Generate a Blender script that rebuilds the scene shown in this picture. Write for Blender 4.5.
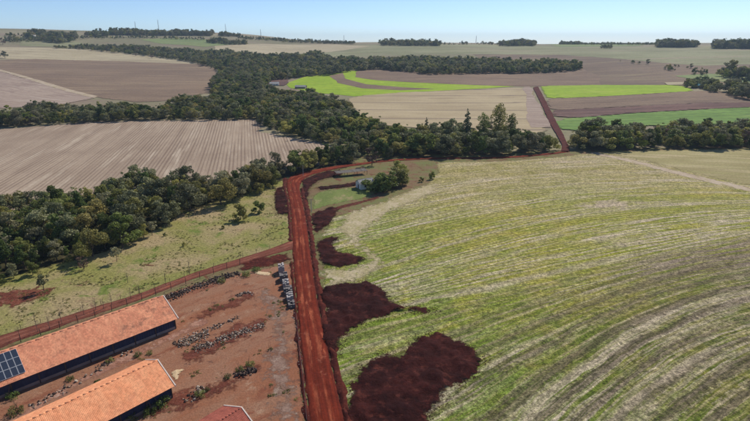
import bpy, bmesh, math, random
import numpy as np
from mathutils import Vector, Matrix, noise as mnoise
from mathutils.geometry import delaunay_2d_cdt
R = math.radians
for o in list(bpy.data.objects): bpy.data.objects.remove(o)
scn = bpy.context.scene
COL = scn.collection

# ------------------------------------------------------------------ camera
CAM_Z = 70.0
FPX = 500.0
PITCH = math.atan((210.5 - 42.0) / FPX)
cd = bpy.data.cameras.new('camera'); cam = bpy.data.objects.new('camera', cd); COL.objects.link(cam)
cam.location = (0, 0, CAM_Z); cam.rotation_euler = (math.pi / 2 - PITCH, 0, 0)
cd.sensor_width = 36.0; cd.lens = 36.0 * FPX / 750.0; cd.clip_start = 0.5; cd.clip_end = 30000
scn.camera = cam

# ------------------------------------------------------------------ sky and sun
SUN_EL, SUN_AZ = R(43), R(33)          # azimuth measured clockwise from +Y (the view direction)
w = bpy.data.worlds.new('World'); scn.world = w; w.use_nodes = True
nt = w.node_tree; nt.nodes.clear()
sky = nt.nodes.new('ShaderNodeTexSky'); sky.sky_type = 'NISHITA'; sky.sun_disc = False
sky.sun_elevation = SUN_EL; sky.sun_rotation = SUN_AZ
sky.altitude = 600; sky.air_density = 0.66; sky.dust_density = 0.25; sky.ozone_density = 5.0
bg = nt.nodes.new('ShaderNodeBackground'); bg.inputs[1].default_value = 0.13
wo = nt.nodes.new('ShaderNodeOutputWorld')
nt.links.new(sky.outputs[0], bg.inputs[0]); nt.links.new(bg.outputs[0], wo.inputs[0])
sl = bpy.data.lights.new('sun', 'SUN'); sl.energy = 4.2; sl.angle = R(0.5); sl.color = (1.0, 0.94, 0.84)
sun = bpy.data.objects.new('sun', sl); COL.objects.link(sun)
sdir = Vector((math.sin(SUN_AZ) * math.cos(SUN_EL), math.cos(SUN_AZ) * math.cos(SUN_EL), math.sin(SUN_EL)))
sun.rotation_euler = sdir.to_track_quat('Z', 'Y').to_euler(); sun.location = (60, 60, 200)
scn.view_settings.view_transform = 'Standard'; scn.view_settings.look = 'None'
scn.view_settings.exposure = 0.0; scn.view_settings.gamma = 1.0
scn.render.engine = 'CYCLES'
scn.cycles.max_bounces = 5; scn.cycles.diffuse_bounces = 2; scn.cycles.volume_bounces = 0
scn.cycles.transparent_max_bounces = 8

# ------------------------------------------------------------------ terrain shape
def ss(t):
    t = min(1.0, max(0.0, t)); return t * t * (3 - 2 * t)
CREST = 2500.0
def H(x, y):
    r = math.hypot(x, y); a = math.atan2(x, max(y, 1.0))
    h = 64.0 * ss((r - 430) / (CREST - 430 - 100)) - 30.0 * ss((r - CREST - 150) / 2500)
    left = ss((-a - 0.06) / 0.26)
    h += left * (52.0 * ss((r - 1250) / 1250)) * (1 - 0.6 * ss((r - CREST - 150) / 2500))
    wv = ss((r - 330) / 500)
    h += wv * (1.6 * math.sin(x / 95 + 0.7) * math.sin(y / 120) + 1.2 * math.sin((x + y) / 160 + 2))
    wv2 = ss((r - 1000) / 1200)
    h += wv2 * (4.0 * math.sin(x / 260 + 1.1) + 3.0 * math.sin(x / 410 + y / 300 + 0.4))
    return h
CP, SP = math.cos(PITCH), math.sin(PITCH)
def ray(px, py):
    u = (px - 375.0) / FPX; v = (py - 210.5) / FPX
    return Vector((u, CP - v * SP, -(SP + v * CP))).normalized()
def at(px, py, h=0.0):
    """the place on the ground (or h above it) that this point of the photograph shows"""
    d = ray(px, py); t = 40.0; pt = t; best = None
    while t < 6000:
        z = CAM_Z + d.z * t; g = H(d.x * t, d.y * t) + h
        gap = (z - g)
        if gap <= 0:
            lo, hi = pt, t
            for _ in range(30):
                m = (lo + hi) / 2
                if CAM_Z + d.z * m - H(d.x * m, d.y * m) - h <= 0: hi = m
                else: lo = m
            return Vector((d.x * hi, d.y * hi, 0))
        q = gap / t
        if best is None or q < best[0]: best = (q, t)
        pt = t; t *= 1.01
    t = min(best[1], CREST); return Vector((d.x * t, d.y * t, 0))
def V3(p, dz=0.0): return Vector((p[0], p[1], H(p[0], p[1]) + dz))

# ------------------------------------------------------------------ object helpers
def tag(o, label=None, cat=None, group=None, kind=None):
    if label: o['label'] = label
    if cat: o['category'] = cat
    if group: o['group'] = group
    if kind: o['kind'] = kind
    return o
def link_mesh(name, verts, faces, mat=None, parent=None, smooth=False, loc=None, rz=0.0):
    me = bpy.data.meshes.new(name); me.from_pydata([tuple(v) for v in verts], [], faces); me.update()
    if mat: me.materials.append(mat)
    if smooth: me.polygons.foreach_set('use_smooth', [True] * len(me.polygons))
    return link_obj(name, me, parent, loc, rz)
def link_obj(name, me, parent=None, loc=None, rz=0.0, scale=None):
    o = bpy.data.objects.new(name, me); COL.objects.link(o)
    if parent: o.parent = parent
    if loc is not None: o.location = loc
    if rz: o.rotation_euler = (0, 0, rz)
    if scale is not None: o.scale = scale
    return o
def empty(name, loc, rz=0.0, scale=None):
    o = bpy.data.objects.new(name, None); COL.objects.link(o); o.location = loc; o.rotation_euler = (0, 0, rz)
    o.empty_display_size = 0.5
    if scale is not None: o.scale = scale
    return o
class MB:
    def __init__(s): s.v = []; s.f = []
    def add(s, vs, fs):
        n = len(s.v); s.v += [tuple(v) for v in vs]; s.f += [tuple(i + n for i in f) for f in fs]
    def box(s, x0, x1, y0, y1, z0, z1):
        s.add([(x0, y0, z0), (x1, y0, z0), (x1, y1, z0), (x0, y1, z0), (x0, y0, z1), (x1, y0, z1), (x1, y1, z1), (x0, y1, z1)],
              [(0, 3, 2, 1), (4, 5, 6, 7), (0, 1, 5, 4), (1, 2, 6, 5), (2, 3, 7, 6), (3, 0, 4, 7)])
    def tube(s, a, b, ra, rb, n=6):
        a = Vector(a); b = Vector(b); d = (b - a).normalized()
        u = d.orthogonal().normalized(); w_ = d.cross(u)
        vs = []
        for p, r in ((a, ra), (b, rb)):
            for k in range(n):
                t = 2 * math.pi * k / n; vs.append(p + (u * math.cos(t) + w_ * math.sin(t)) * r)
        s.add(vs, [(k, (k + 1) % n, n + (k + 1) % n, n + k) for k in range(n)] + [tuple(range(n - 1, -1, -1)), tuple(range(n, 2 * n))])
    def build(s, name, mat, parent=None, smooth=False, loc=None, rz=0.0):
        return link_mesh(name, s.v, s.f, mat, parent, smooth, loc, rz)

# ------------------------------------------------------------------ material helpers
def S(r, g, b, k=1.0):
    f = lambda c: (c / 255 / 12.92 if c / 255 <= 0.04045 else ((c / 255 + 0.055) / 1.055) ** 2.4) * k
    return (f(r), f(g), f(b), 1.0)
class Mat:
    def __init__(s, name, rough=0.95, spec=0.1):
        s.m = bpy.data.materials.new(name); s.m.use_nodes = True; s.t = s.m.node_tree; s.t.nodes.clear()
        s.out = s.n('ShaderNodeOutputMaterial'); s.b = s.n('ShaderNodeBsdfPrincipled')
        s.b.inputs['Roughness'].default_value = rough; s.b.inputs['Specular IOR Level'].default_value = spec
        s.t.links.new(s.b.outputs[0], s.out.inputs[0])
        s.pos = s.n('ShaderNodeTexCoord').outputs['Object']
    def n(s, ty): return s.t.nodes.new(ty)
    def L(s, a, b): s.t.links.new(a, b)
    def inp(s, sock, v):
        if hasattr(v, 'is_output'): s.L(v, sock)
        elif v is not None: sock.default_value = v
    def math(s, op, a, b=None, c=None, clamp=False):
        n = s.n('ShaderNodeMath'); n.operation = op; n.use_clamp = clamp
        for i, q in enumerate((a, b, c)):
            if q is not None: s.inp(n.inputs[i], q)
        return n.outputs[0]
    def mapv(s, v, scale=(1, 1, 1), rot=(0, 0, 0), loc=(0, 0, 0)):
        n = s.n('ShaderNodeMapping'); s.L(v, n.inputs[0]); n.inputs['Scale'].default_value = scale
        n.inputs['Rotation'].default_value = rot; n.inputs['Location'].default_value = loc; return n.outputs[0]
    def noise(s, v, scale, detail=4, rough=0.55, dist=0.0):
        n = s.n('ShaderNodeTexNoise'); s.L(v, n.inputs['Vector']); n.inputs['Scale'].default_value = scale
        n.inputs['Detail'].default_value = detail; n.inputs['Roughness'].default_value = rough; n.inputs['Distortion'].default_value = dist
        return n.outputs[0]
    def step(s, v, a, b):
        n = s.n('ShaderNodeMapRange'); n.interpolation_type = 'SMOOTHSTEP'; s.inp(n.inputs[0], v)
        n.inputs[1].default_value = a; n.inputs[2].default_value = b; return n.outputs[0]
    def mix(s, f, a, b, mode='MIX'):
        n = s.n('ShaderNodeMix'); n.data_type = 'RGBA'; n.blend_type = mode
        s.inp(n.inputs[0], f); s.inp(n.inputs[6], a); s.inp(n.inputs[7], b); return n.outputs[2]
    def gain(s, col, f, lo, hi):
        n = s.n('ShaderNodeMapRange'); s.inp(n.inputs[0], f); n.inputs[1].default_value = 0.25; n.inputs[2].default_value = 0.75
        n.inputs[3].default_value = lo; n.inputs[4].default_value = hi
        c = s.n('ShaderNodeCombineColor')
        for i in range(3): s.L(n.outputs[0], c.inputs[i])
        return s.mix(1.0, col, c.outputs[0], 'MULTIPLY')
    def attr(s, name):
        n = s.n('ShaderNodeAttribute'); n.attribute_name = name; return n
    def xyz(s, v):
        n = s.n('ShaderNodeSeparateXYZ'); s.L(v, n.inputs[0]); return n.outputs
    def comb(s, x, y, z=0.0):
        n = s.n('ShaderNodeCombineXYZ'); s.inp(n.inputs[0], x); s.inp(n.inputs[1], y); s.inp(n.inputs[2], z); return n.outputs[0]
    def bump(s, h, dist, strength=1.0):
        n = s.n('ShaderNodeBump'); s.L(h, n.inputs['Height']); n.inputs['Distance'].default_value = dist
        n.inputs['Strength'].default_value = strength; s.L(n.outputs[0], s.b.inputs['Normal'])
    def done(s, col):
        s.inp(s.b.inputs['Base Color'], col); return s.m

def plain(name, col, rough=0.8, var=0.12, scale=3.0, spec=0.2, metal=0.0):
    m = Mat(name, rough, spec); m.b.inputs['Metallic'].default_value = metal
    n = m.noise(m.pos, scale, 4); return m.done(m.gain(col, n, 1 - var, 1 + var))

def field_mat(name, c0, c1, c2=None, big=0.01, mid=0.08, fine=0.9, rows=None, row_col=None, row_amt=0.6, grain=0.25, bump=0.12, dirn=(0, 1), stretch=6.0, lines=None, w2=(0.5, 0.68)):
    """farmland: two tones in large patches, a third in streaks along the rows, rows, fine grain"""
    m = Mat(name)
    ang = math.atan2(dirn[1], dirn[0])
    al = m.mapv(m.pos, rot=(0, 0, -ang))                        # x along the rows, y across
    nb = m.noise(m.pos, big, 4, 0.6); nm = m.noise(m.mapv(al, (1 / stretch, 1, 1)), mid, 5, 0.6); nf = m.noise(m.pos, fine, 4, 0.65)
    col = m.mix(m.step(m.math('ADD', m.math('MULTIPLY', nb, 0.6), m.math('MULTIPLY', nm, 0.4)), 0.40, 0.60), c0, c1)
    if c2: col = m.mix(m.step(m.noise(m.mapv(al, (1 / stretch, 1, 1), loc=(31, 17, 3)), mid * 1.7, 5, 0.62), *w2), col, c2)
    if rows:
        X = m.xyz(al)
        wob = m.noise(m.mapv(al, (0.003, 0.02, 1)), 1.0, 2)
        y = m.math('ADD', X[1], m.math('MULTIPLY', wob, rows * 2.0))
        s_ = m.math('SINE', m.math('MULTIPLY', y, 2 * math.pi / rows))
        msk = m.step(m.math('ADD', s_, m.math('MULTIPLY', m.math('SUBTRACT', m.noise(m.mapv(al, (0.006, 0.22, 1)), 1.0, 4), 0.5), 4.5)), -0.2, 1.1)
        col = m.mix(m.math('MULTIPLY', msk, row_amt), col, row_col)
    if lines:
        X = m.xyz(al)
        sp, wd, lc, amt = lines
        ph = m.math('FRACT', m.math('DIVIDE', m.math('ADD', X[1], m.math('MULTIPLY', m.noise(m.mapv(al, (0.004, 0.004, 1)), 1.0, 2), 30)), sp))
        msk = m.math('LESS_THAN', ph, wd / sp)
        col = m.mix(m.math('MULTIPLY', msk, amt), col, lc)
    col = m.gain(col, nf, 1 - grain, 1 + grain)
    m.bump(nf, bump); return m.done(col)

def soil_mat(name, c0, c1, c2, big=0.05, fine=1.2, grain=0.3, bump=0.25):
    m = Mat(name); nb = m.noise(m.pos, big, 6, 0.65, 0.6); n2 = m.noise(m.mapv(m.pos, loc=(40, 3, 9)), big * 3.1, 6, 0.65, 0.4); nf = m.noise(m.pos, fine, 6, 0.72)
    col = m.mix(m.step(nb, 0.38, 0.62), c0, c1); col = m.mix(m.step(n2, 0.52, 0.68), col, c2)
    col = m.gain(col, nf, 1 - grain, 1 + grain); m.bump(nf, bump); return m.done(col)

# ------------------------------------------------------------------ sheets of ground
def in_poly(P, poly):
    x, y = P[:, 0], P[:, 1]; c = np.zeros(len(P), bool); n = len(poly); j = n - 1
    for i in range(n):
        xi, yi = poly[i]; xj, yj = poly[j]
        cond = ((yi > y) != (yj > y)) & (x < (xj - xi) * (y - yi) / ((yj - yi) if yj != yi else 1e-9) + xi)
        c ^= cond; j = i
    return c
def edge_dist(P, poly):
    d = np.full(len(P), 1e9); A = np.array(poly, float); B = np.roll(A, -1, 0)
    for a, b in zip(A, B):
        ab = b - a; t = np.clip(((P - a) @ ab) / max(ab @ ab, 1e-9), 0, 1); q = a + t[:, None] * ab
        d = np.minimum(d, np.hypot(*(P - q).T))
    return d
def ground_poly(px):
    return [tuple(at(*p)[:2]) for p in px]
def rough_edge(poly, step, jit, seed):
    out = []
    for i in range(len(poly)):
        a = Vector(poly[i]); b = Vector(poly[(i + 1) % len(poly)]); L_ = (b - a).length
        k = max(1, min(60, int(L_ / step))); nrm = Vector((-(b - a).y, (b - a).x)).normalized() if L_ > 0 else Vector((0, 0))
        for q in range(k):
            p = a.lerp(b, q / k)
            n_ = mnoise.fractal(Vector((p.x / (step * 4), p.y / (step * 4), seed)), 0.9, 2.1, 4)
            p = p + nrm * n_ * jit
            out.append((p.x, p.y))
    return out
def sheet(name, px, off, mat, label, grid=25.0, jit=0.0, step=None, relief=None, ground=False, flow=False, cat='field', kind='structure', seed=0.0, parent=None, rag=None):
    poly = list(px) if ground else ground_poly(px)
    if step is None: step = grid
    if jit: poly = rough_edge(poly, step, jit, seed + len(name))
    A = np.array(poly); lo = A.min(0); hi = A.max(0)
    gx = np.arange(math.floor(lo[0] / grid) * grid, hi[0] + grid, grid); gy = np.arange(math.floor(lo[1] / grid) * grid, hi[1] + grid, grid)
    G = np.array(np.meshgrid(gx, gy)).reshape(2, -1).T
    if relief: G = G + np.random.RandomState(3).uniform(-.3, .3, G.shape) * grid
    G = G[in_poly(G, poly)]
    if len(G): G = G[edge_dist(G, poly) > grid * 0.3]
    pts = [Vector(p) for p in poly] + [Vector(p) for p in G]
    n = len(poly)
    r = delaunay_2d_cdt(pts, [(i, (i + 1) % n) for i in range(n)], [], 1, 1e-4)
    V, F = r[0], r[2]
    vs = []
    if relief: ed = edge_dist(np.array([tuple(v) for v in V]), poly)
    for i, v in enumerate(V):
        z = H(v.x, v.y) + off
        if relief: z += relief(v.x, v.y, ed[i])
        vs.append((v.x, v.y, z))
    F = [f if (Vector(V[f[1]]) - Vector(V[f[0]])).cross(Vector(V[f[2]]) - Vector(V[f[0]])) > 0 else tuple(reversed(f)) for f in F]
    o = link_mesh(name, vs, F, mat, parent)
    if relief: o.data.polygons.foreach_set('use_smooth', [True] * len(F))
    if flow:
        at_ = o.data.attributes.new('flow', 'FLOAT_VECTOR', 'POINT')
        at_.data.foreach_set('vector', [c for v in V for c in (flow_s(v.x, v.y), v.x * 0.85 + v.y * 0.3, 0.0)])
    if rag:
        ed = edge_dist(np.array([tuple(v) for v in V]), poly)
        a_ = o.data.attributes.new('edge', 'FLOAT', 'POINT'); a_.data.foreach_set('value', ed)
        o.data.materials.clear(); o.data.materials.append(ragged(mat, *rag))
    if parent is None: tag(o, label, cat, kind=kind)
    return o
RAG = {}
def ragged(mat, width, sc):
    """the same material, thinning out unevenly towards the sheet's edge so that the soil below shows through"""
    key = (mat.name, width, sc)
    if key in RAG: return RAG[key]
    m = mat.copy(); t = m.node_tree; out = [n for n in t.nodes if n.type == 'OUTPUT_MATERIAL'][0]; sh = out.inputs[0].links[0].from_socket
    N = t.nodes.new; L = t.links.new; at_ = N('ShaderNodeAttribute'); at_.attribute_name = 'edge'; tc = N('ShaderNodeTexCoord')
    nz = N('ShaderNodeTexNoise'); nz.inputs['Scale'].default_value = sc; nz.inputs['Detail'].default_value = 7; nz.inputs['Roughness'].default_value = .72; L(tc.outputs['Object'], nz.inputs['Vector'])
    d = N('ShaderNodeMath'); d.operation = 'DIVIDE'; L(at_.outputs['Fac'], d.inputs[0]); d.inputs[1].default_value = width
    a = N('ShaderNodeMath'); a.operation = 'MULTIPLY_ADD'; L(nz.outputs[0], a.inputs[0]); a.inputs[1].default_value = 2.6; L(d.outputs[0], a.inputs[2])
    r = N('ShaderNodeMapRange'); L(a.outputs[0], r.inputs[0]); r.inputs[1].default_value = 1.50; r.inputs[2].default_value = 1.85
    tr = N('ShaderNodeBsdfTransparent'); mx = N('ShaderNodeMixShader'); L(r.outputs[0], mx.inputs[0]); L(tr.outputs[0], mx.inputs[1]); L(sh, mx.inputs[2]); L(mx.outputs[0], out.inputs[0])
    RAG[key] = m; return m
def strip(name, left, right, off, mat, label, seg=3.0, across=6, prof=None, cat='road', wob=0.25, ground=False, kind='structure'):
    """a road: pairs of edge points joined into a ribbon with a profile across it"""
    Lp = left if ground else [at(*p) for p in left]; Rp = right if ground else [at(*p) for p in right]
    Lp = [Vector(p[:2]) for p in Lp]; Rp = [Vector(p[:2]) for p in Rp]
    rowsL, rowsR = [], []
    for i in range(len(Lp) - 1):
        d = max((Lp[i + 1] - Lp[i]).length, (Rp[i + 1] - Rp[i]).length); k = max(1, int(d / seg))
        def cr(P, i, t):
            p0 = P[max(i - 1, 0)]; p1 = P[i]; p2 = P[i + 1]; p3 = P[min(i + 2, len(P) - 1)]
            return 0.5 * ((2 * p1) + (p2 - p0) * t + (2 * p0 - 5 * p1 + 4 * p2 - p3) * t * t + (3 * p1 - p0 - 3 * p2 + p3) * t ** 3)
        for q in range(k):
            rowsL.append(cr(Lp, i, q / k)); rowsR.append(cr(Rp, i, q / k))
    rowsL.append(Lp[-1]); rowsR.append(Rp[-1])
    vs, fs = [], []; acc = 0.0; flow = []
    for i, (a, b) in enumerate(zip(rowsL, rowsR)):
        if i: acc += (((a + b) - (rowsL[i - 1] + rowsR[i - 1])) * 0.5).length
        for k in range(across + 1):
            t = k / across; p = a.lerp(b, t)
            if k in (0, across):
                e = mnoise.fractal(Vector((p.x / 3, p.y / 3, k)), 0.9, 2.1, 3) * wob; p = p + (b - a).normalized() * e
            z = H(p.x, p.y) + off + (prof(t, acc, p) if prof else 0)
            vs.append((p.x, p.y, z)); flow.append((t * (b - a).length, acc, t))
    m_ = across + 1
    for i in range(len(rowsL) - 1):
        for k in range(across):
            fs.append((i * m_ + k, i * m_ + k + 1, (i + 1) * m_ + k + 1, (i + 1) * m_ + k))
    o = link_mesh(name, vs, fs, mat, smooth=True)
    at_ = o.data.attributes.new('flow', 'FLOAT_VECTOR', 'POINT'); at_.data.foreach_set('vector', [c for f in flow for c in f])
    return tag(o, label, cat, kind=kind)

# rows of the big green field follow the contour: fit a smooth function that is constant along each traced row
CURVES = [[(420, 205), (500, 190), (600, 184), (700, 181)],
          [(368, 271), (415, 256), (460, 243), (500, 231), (606, 210), (671, 206), (750, 203)],
          [(405, 302), (450, 295), (500, 286), (614, 258), (690, 243), (750, 233)],
          [(518, 421), (554, 388), (618, 345), (672, 317), (715, 299), (750, 291)],
          [(615, 421), (651, 388), (686, 363), (750, 334)]]
def _curve(c):
    P = sorted((at(*q)[:2] for q in c), key=lambda p: p[0]); xs = [p[0] for p in P]; ys = [p[1] for p in P]
    co = [float(q) for q in np.polyfit(xs, ys, 2)]; return co, xs[0], xs[-1]
_CV = [_curve(c) for c in CURVES]
def _cy(k, x):
    co, a, b = _CV[k]; xc = min(max(x, a), b); y = (co[0] * xc + co[1]) * xc + co[2]
    return float(y + (x - xc) * (2 * co[0] * xc + co[1]) * (1.0 if x < a else 0.8))
ROW_S = [_cy(k, 90) for k in range(len(CURVES))]
def flow_s(x, y):
    Y = [_cy(k, x) for k in range(len(CURVES))]
    for k in range(1, len(Y)): Y[k] = min(Y[k], Y[k - 1] - 8)
    if y >= Y[0]: return ROW_S[0] + (y - Y[0])
    if y <= Y[-1]: return ROW_S[-1] + (y - Y[-1])
    for k in range(len(Y) - 1):
        if Y[k] >= y >= Y[k + 1]:
            t = (y - Y[k + 1]) / (Y[k] - Y[k + 1]); return ROW_S[k + 1] + t * (ROW_S[k] - ROW_S[k + 1])

# ------------------------------------------------------------------ ground materials
M = {}
M['ground'] = field_mat('far farmland', S(150, 140, 112), S(128, 122, 92), S(140, 120, 104), big=0.002, mid=0.006, fine=0.12, stretch=4, dirn=(1, 0.15), grain=0.12, bump=0.3)
M['olive'] = field_mat('olive stubble', S(150, 148, 112), S(128, 128, 92), S(158, 142, 118), big=0.004, mid=0.014, fine=0.2, stretch=8, dirn=(1, 0.1), grain=0.22, lines=(45, 6, S(120, 112, 84), 0.45))
M['tan'] = field_mat('straw stubble', S(186, 172, 140), S(172, 158, 126), S(152, 136, 112), big=0.006, mid=0.03, fine=0.3, stretch=10, dirn=(1, 0.1), grain=0.2, w2=(0.5, 0.72), lines=(50, 5, S(146, 130, 106), 0.5))
M['strawfield'] = field_mat('pale straw field', S(182, 164, 130), S(168, 150, 118), S(152, 134, 106), big=0.01, mid=0.05, fine=0.4, stretch=5, dirn=(1, -0.03), lines=(62, 5, S(120, 104, 92), 0.75), grain=0.12, w2=(0.56, 0.75))
M['brown'] = field_mat('brown tilled soil', S(142, 120, 98), S(126, 106, 88), S(152, 132, 106), big=0.006, mid=0.03, fine=0.35, stretch=12, dirn=(1, 0.12), grain=0.25, w2=(0.5, 0.7), lines=(24, 3, S(112, 94, 84), 0.5))
M['upland'] = field_mat('grey brown upland', S(132, 112, 92), S(114, 96, 80), S(144, 128, 98), big=0.004, mid=0.02, fine=0.3, stretch=10, dirn=(1, 0.25), grain=0.22, lines=(40, 5, S(104, 92, 80), 0.5))
M['greybrown'] = field_mat('grey brown fallow', S(142, 120, 98), S(126, 106, 88), S(114, 92, 76), big=0.008, mid=0.05, fine=0.4, stretch=9, dirn=(1, 0.1), grain=0.25, lines=(16, 2.4, S(104, 86, 76), 0.6))
M['redbrown'] = field_mat('red brown plough', S(118, 90, 80), S(98, 74, 68), S(128, 104, 92), big=0.01, mid=0.05, fine=0.4, stretch=9, dirn=(1, 0.1), grain=0.25, lines=(20, 3, S(84, 62, 58), 0.6))
M['lime'] = field_mat('bright young crop', S(152, 176, 44), S(138, 164, 40), S(164, 174, 70), big=0.01, mid=0.05, fine=0.12, stretch=6, dirn=(1, 0.08), grain=0.2, w2=(0.5, 0.7), lines=(14, 1.8, S(118, 140, 60), 0.6))
M['green'] = field_mat('green crop', S(118, 146, 72), S(104, 132, 64), S(128, 144, 78), big=0.01, mid=0.05, fine=0.12, stretch=6, dirn=(1, 0.1), grain=0.25, w2=(0.5, 0.7), lines=(14, 2, S(84, 104, 62), 0.6))
M['muted'] = field_mat('muted far crop', S(128, 140, 88), S(116, 128, 82), S(144, 142, 96), big=0.006, mid=0.03, fine=0.12, stretch=8, dirn=(1, 0.1), grain=0.2)
M['tilled'] = field_mat('striped tilled field', S(174, 154, 132), S(156, 136, 116), S(186, 168, 146), big=0.012, mid=0.1, fine=0.9, stretch=10, dirn=(-0.25, 1), rows=2.2, row_col=S(112, 92, 78), row_amt=0.6, grain=0.2)
M['pale'] = field_mat('pale fallow', S(172, 152, 134), S(154, 134, 118), S(182, 164, 146), big=0.012, mid=0.06, fine=0.5, stretch=8, dirn=(0.9, -0.4), rows=9, row_col=S(134, 112, 104), row_amt=0.5, grain=0.15)

def pasture():
    m = Mat('dry pasture'); nb = m.noise(m.pos, 0.045, 6, 0.62, 0.5); n2 = m.noise(m.mapv(m.pos, loc=(9, 40, 2)), 0.12, 6, 0.65, 0.4); nf = m.noise(m.pos, 1.1, 5, 0.7)
    col = m.mix(m.step(nb, 0.36, 0.6), S(166, 146, 108), S(140, 136, 76))
    col = m.mix(m.step(n2, 0.54, 0.66), col, S(112, 124, 58))
    n3 = m.noise(m.mapv(m.pos, loc=(3, 70, 2)), 0.09, 6, 0.7, 0.6); col = m.mix(m.step(n3, 0.6, 0.7), col, S(140, 108, 86))
    n4 = m.noise(m.mapv(m.pos, loc=(83, 7, 2)), 0.17, 7, 0.75); col = m.mix(m.math('MULTIPLY', m.step(n4, 0.55, 0.72), 0.6), col, S(84, 92, 56))
    col = m.gain(col, nf, 0.48, 1.5); m.bump(nf, 0.35); return m.done(col)
M['pasture'] = pasture()
def yard():
    m = Mat('red yard earth'); al = m.mapv(m.pos, rot=(0, 0, -R(42)))
    nb = m.noise(m.mapv(al, (0.35, 1, 1)), 0.09, 7, 0.66, 0.7); n2 = m.noise(m.mapv(al, (0.3, 1, 1), loc=(12, 4, 0)), 0.16, 6, 0.7, 0.5)
    n3 = m.noise(m.mapv(m.pos, loc=(70, 5, 0)), 0.22, 7, 0.72, 0.4); nf = m.noise(m.pos, 2.2, 6, 0.75)
    col = m.mix(m.step(nb, 0.36, 0.6), S(148, 98, 72), S(152, 112, 88))
    col = m.mix(m.math('MULTIPLY', m.step(n2, 0.52, 0.66), 0.85), col, S(122, 68, 50))
    col = m.mix(m.math('MULTIPLY', m.step(n3, 0.55, 0.72), 0.7), col, S(178, 148, 122))
    n5 = m.noise(m.mapv(m.pos, loc=(7, 55, 0)), 0.35, 7, 0.75); col = m.mix(m.math('MULTIPLY', m.step(n5, 0.56, 0.68), 0.8), col, S(92, 66, 58))
    col = m.gain(col, nf, 0.64, 1.36); m.bump(nf, 0.14); return m.done(col)
M['yard'] = yard()
def crop():
    m = Mat('contour sown green crop'); fl = m.attr('flow').outputs['Vector']; X = m.xyz(fl); s_, t_ = X[0], X[1]
    warp = m.math('MULTIPLY', m.math('SUBTRACT', m.noise(m.pos, 0.05, 3), 0.5), 3.0)
    sw = m.math('ADD', s_, warp)
    big = m.noise(m.pos, 0.014, 5, 0.6, 0.5)
    b1 = m.noise(m.comb(m.math('MULTIPLY', sw, 0.10), m.math('MULTIPLY', t_, 0.006)), 1.0, 5, 0.6)
    b2 = m.noise(m.comb(m.math('MULTIPLY', sw, 0.26), m.math('MULTIPLY', t_, 0.012), 7.0), 1.0, 5, 0.62)
    b3 = m.noise(m.comb(m.math('MULTIPLY', sw, 0.85), m.math('MULTIPLY', t_, 0.035), 3.0), 1.0, 4, 0.6)
    b4 = m.noise(m.comb(m.math('MULTIPLY', s_, 2.2), m.math('MULTIPLY', t_, 0.12), 5.0), 1.0, 3, 0.6)
    nf = m.noise(m.pos, 1.5, 5, 0.72); nm = m.noise(m.mapv(m.pos, loc=(5, 8, 1)), 0.11, 6, 0.68, 0.4)
    near = m.step(s_, 168, 120)                                  # the strips below the third terrace are denser, with bare lanes
    far = m.step(s_, 205, 275)
    g = m.mix(m.step(big, 0.36, 0.62), S(176, 164, 68), S(154, 154, 56))
    g = m.mix(m.math('MULTIPLY', m.step(nm, 0.42, 0.62), 0.75), g, S(130, 140, 46))
    g = m.mix(m.math('MULTIPLY', near, 0.75), g, m.mix(m.step(nm, 0.4, 0.62), S(104, 106, 52), S(80, 96, 36)))
    g = m.mix(m.math('MULTIPLY', far, 0.75), g, m.mix(m.step(nm, .4, .6), S(184, 166, 124), S(158, 146, 84)))
    lush = m.math('MULTIPLY', m.step(t_, 95, 45), m.step(nm, 0.3, 0.5)); g = m.mix(m.math('MULTIPLY', lush, 0.65), g, S(112, 138, 46))
    # thin sown rows, broken up
    brk = m.noise(m.comb(m.math('MULTIPLY', s_, 0.5), m.math('MULTIPLY', t_, 0.05), 21.0), 1.0, 5, 0.65)
    rw = m.math('SINE', m.math('MULTIPLY', m.math('ADD', s_, m.math('MULTIPLY', warp, 0.35)), 2 * math.pi / 2.3))
    g = m.mix(m.math('MULTIPLY', m.math('MULTIPLY', m.step(rw, 0.1, 0.95), m.step(brk, 0.40, 0.62)), 0.75), g, S(186, 170, 126))
    g = m.mix(m.math('MULTIPLY', m.step(b4, 0.50, 0.64), 0.5), g, S(176, 156, 110))
    g = m.mix(m.math('MULTIPLY', m.math('MULTIPLY', m.step(rw, -0.2, -0.95), m.step(brk, 0.6, 0.4)), 0.45), g, S(96, 104, 44))
    # straw lying in streaks along the rows
    zone = m.math('MULTIPLY', m.step(m.math('ABSOLUTE', m.math('SUBTRACT', s_, 170)), 26, 8), m.step(t_, 110, 165))
    st = m.math('MULTIPLY', m.step(b3, 0.45, 0.58), m.math('ADD', m.step(b1, 0.38, 0.62), m.math('MULTIPLY', zone, 0.9), clamp=True))
    g = m.mix(m.math('MULTIPLY', st, 0.88), g, S(204, 186, 158))
    belt = m.math('MULTIPLY', m.math('MULTIPLY', m.step(m.math('ABSOLUTE', m.math('SUBTRACT', sw, 146)), 14, 6), m.step(t_, 85, 140)), m.step(b3, .36, .56)); g = m.mix(m.math('MULTIPLY', belt, .8), g, m.mix(m.step(nm, .4, .6), S(122, 104, 90), S(150, 130, 112)))
    # bare lanes between the strips, each with a pale edge of straw
    ph = m.math('MULTIPLY', m.math('ADD', s_, m.math('MULTIPLY', warp, 1.2)), 2 * math.pi / 6.6)
    ln = m.math('ADD', m.math('SINE', ph), m.math('ADD', m.math('MULTIPLY', m.math('SUBTRACT', b2, 0.5), 4.2), m.math('ADD', m.math('MULTIPLY', m.math('SUBTRACT', b3, 0.5), 2.4), m.math('MULTIPLY', m.math('SUBTRACT', m.noise(m.pos, 0.5, 7, 0.8), 0.5), 4.0))))
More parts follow.
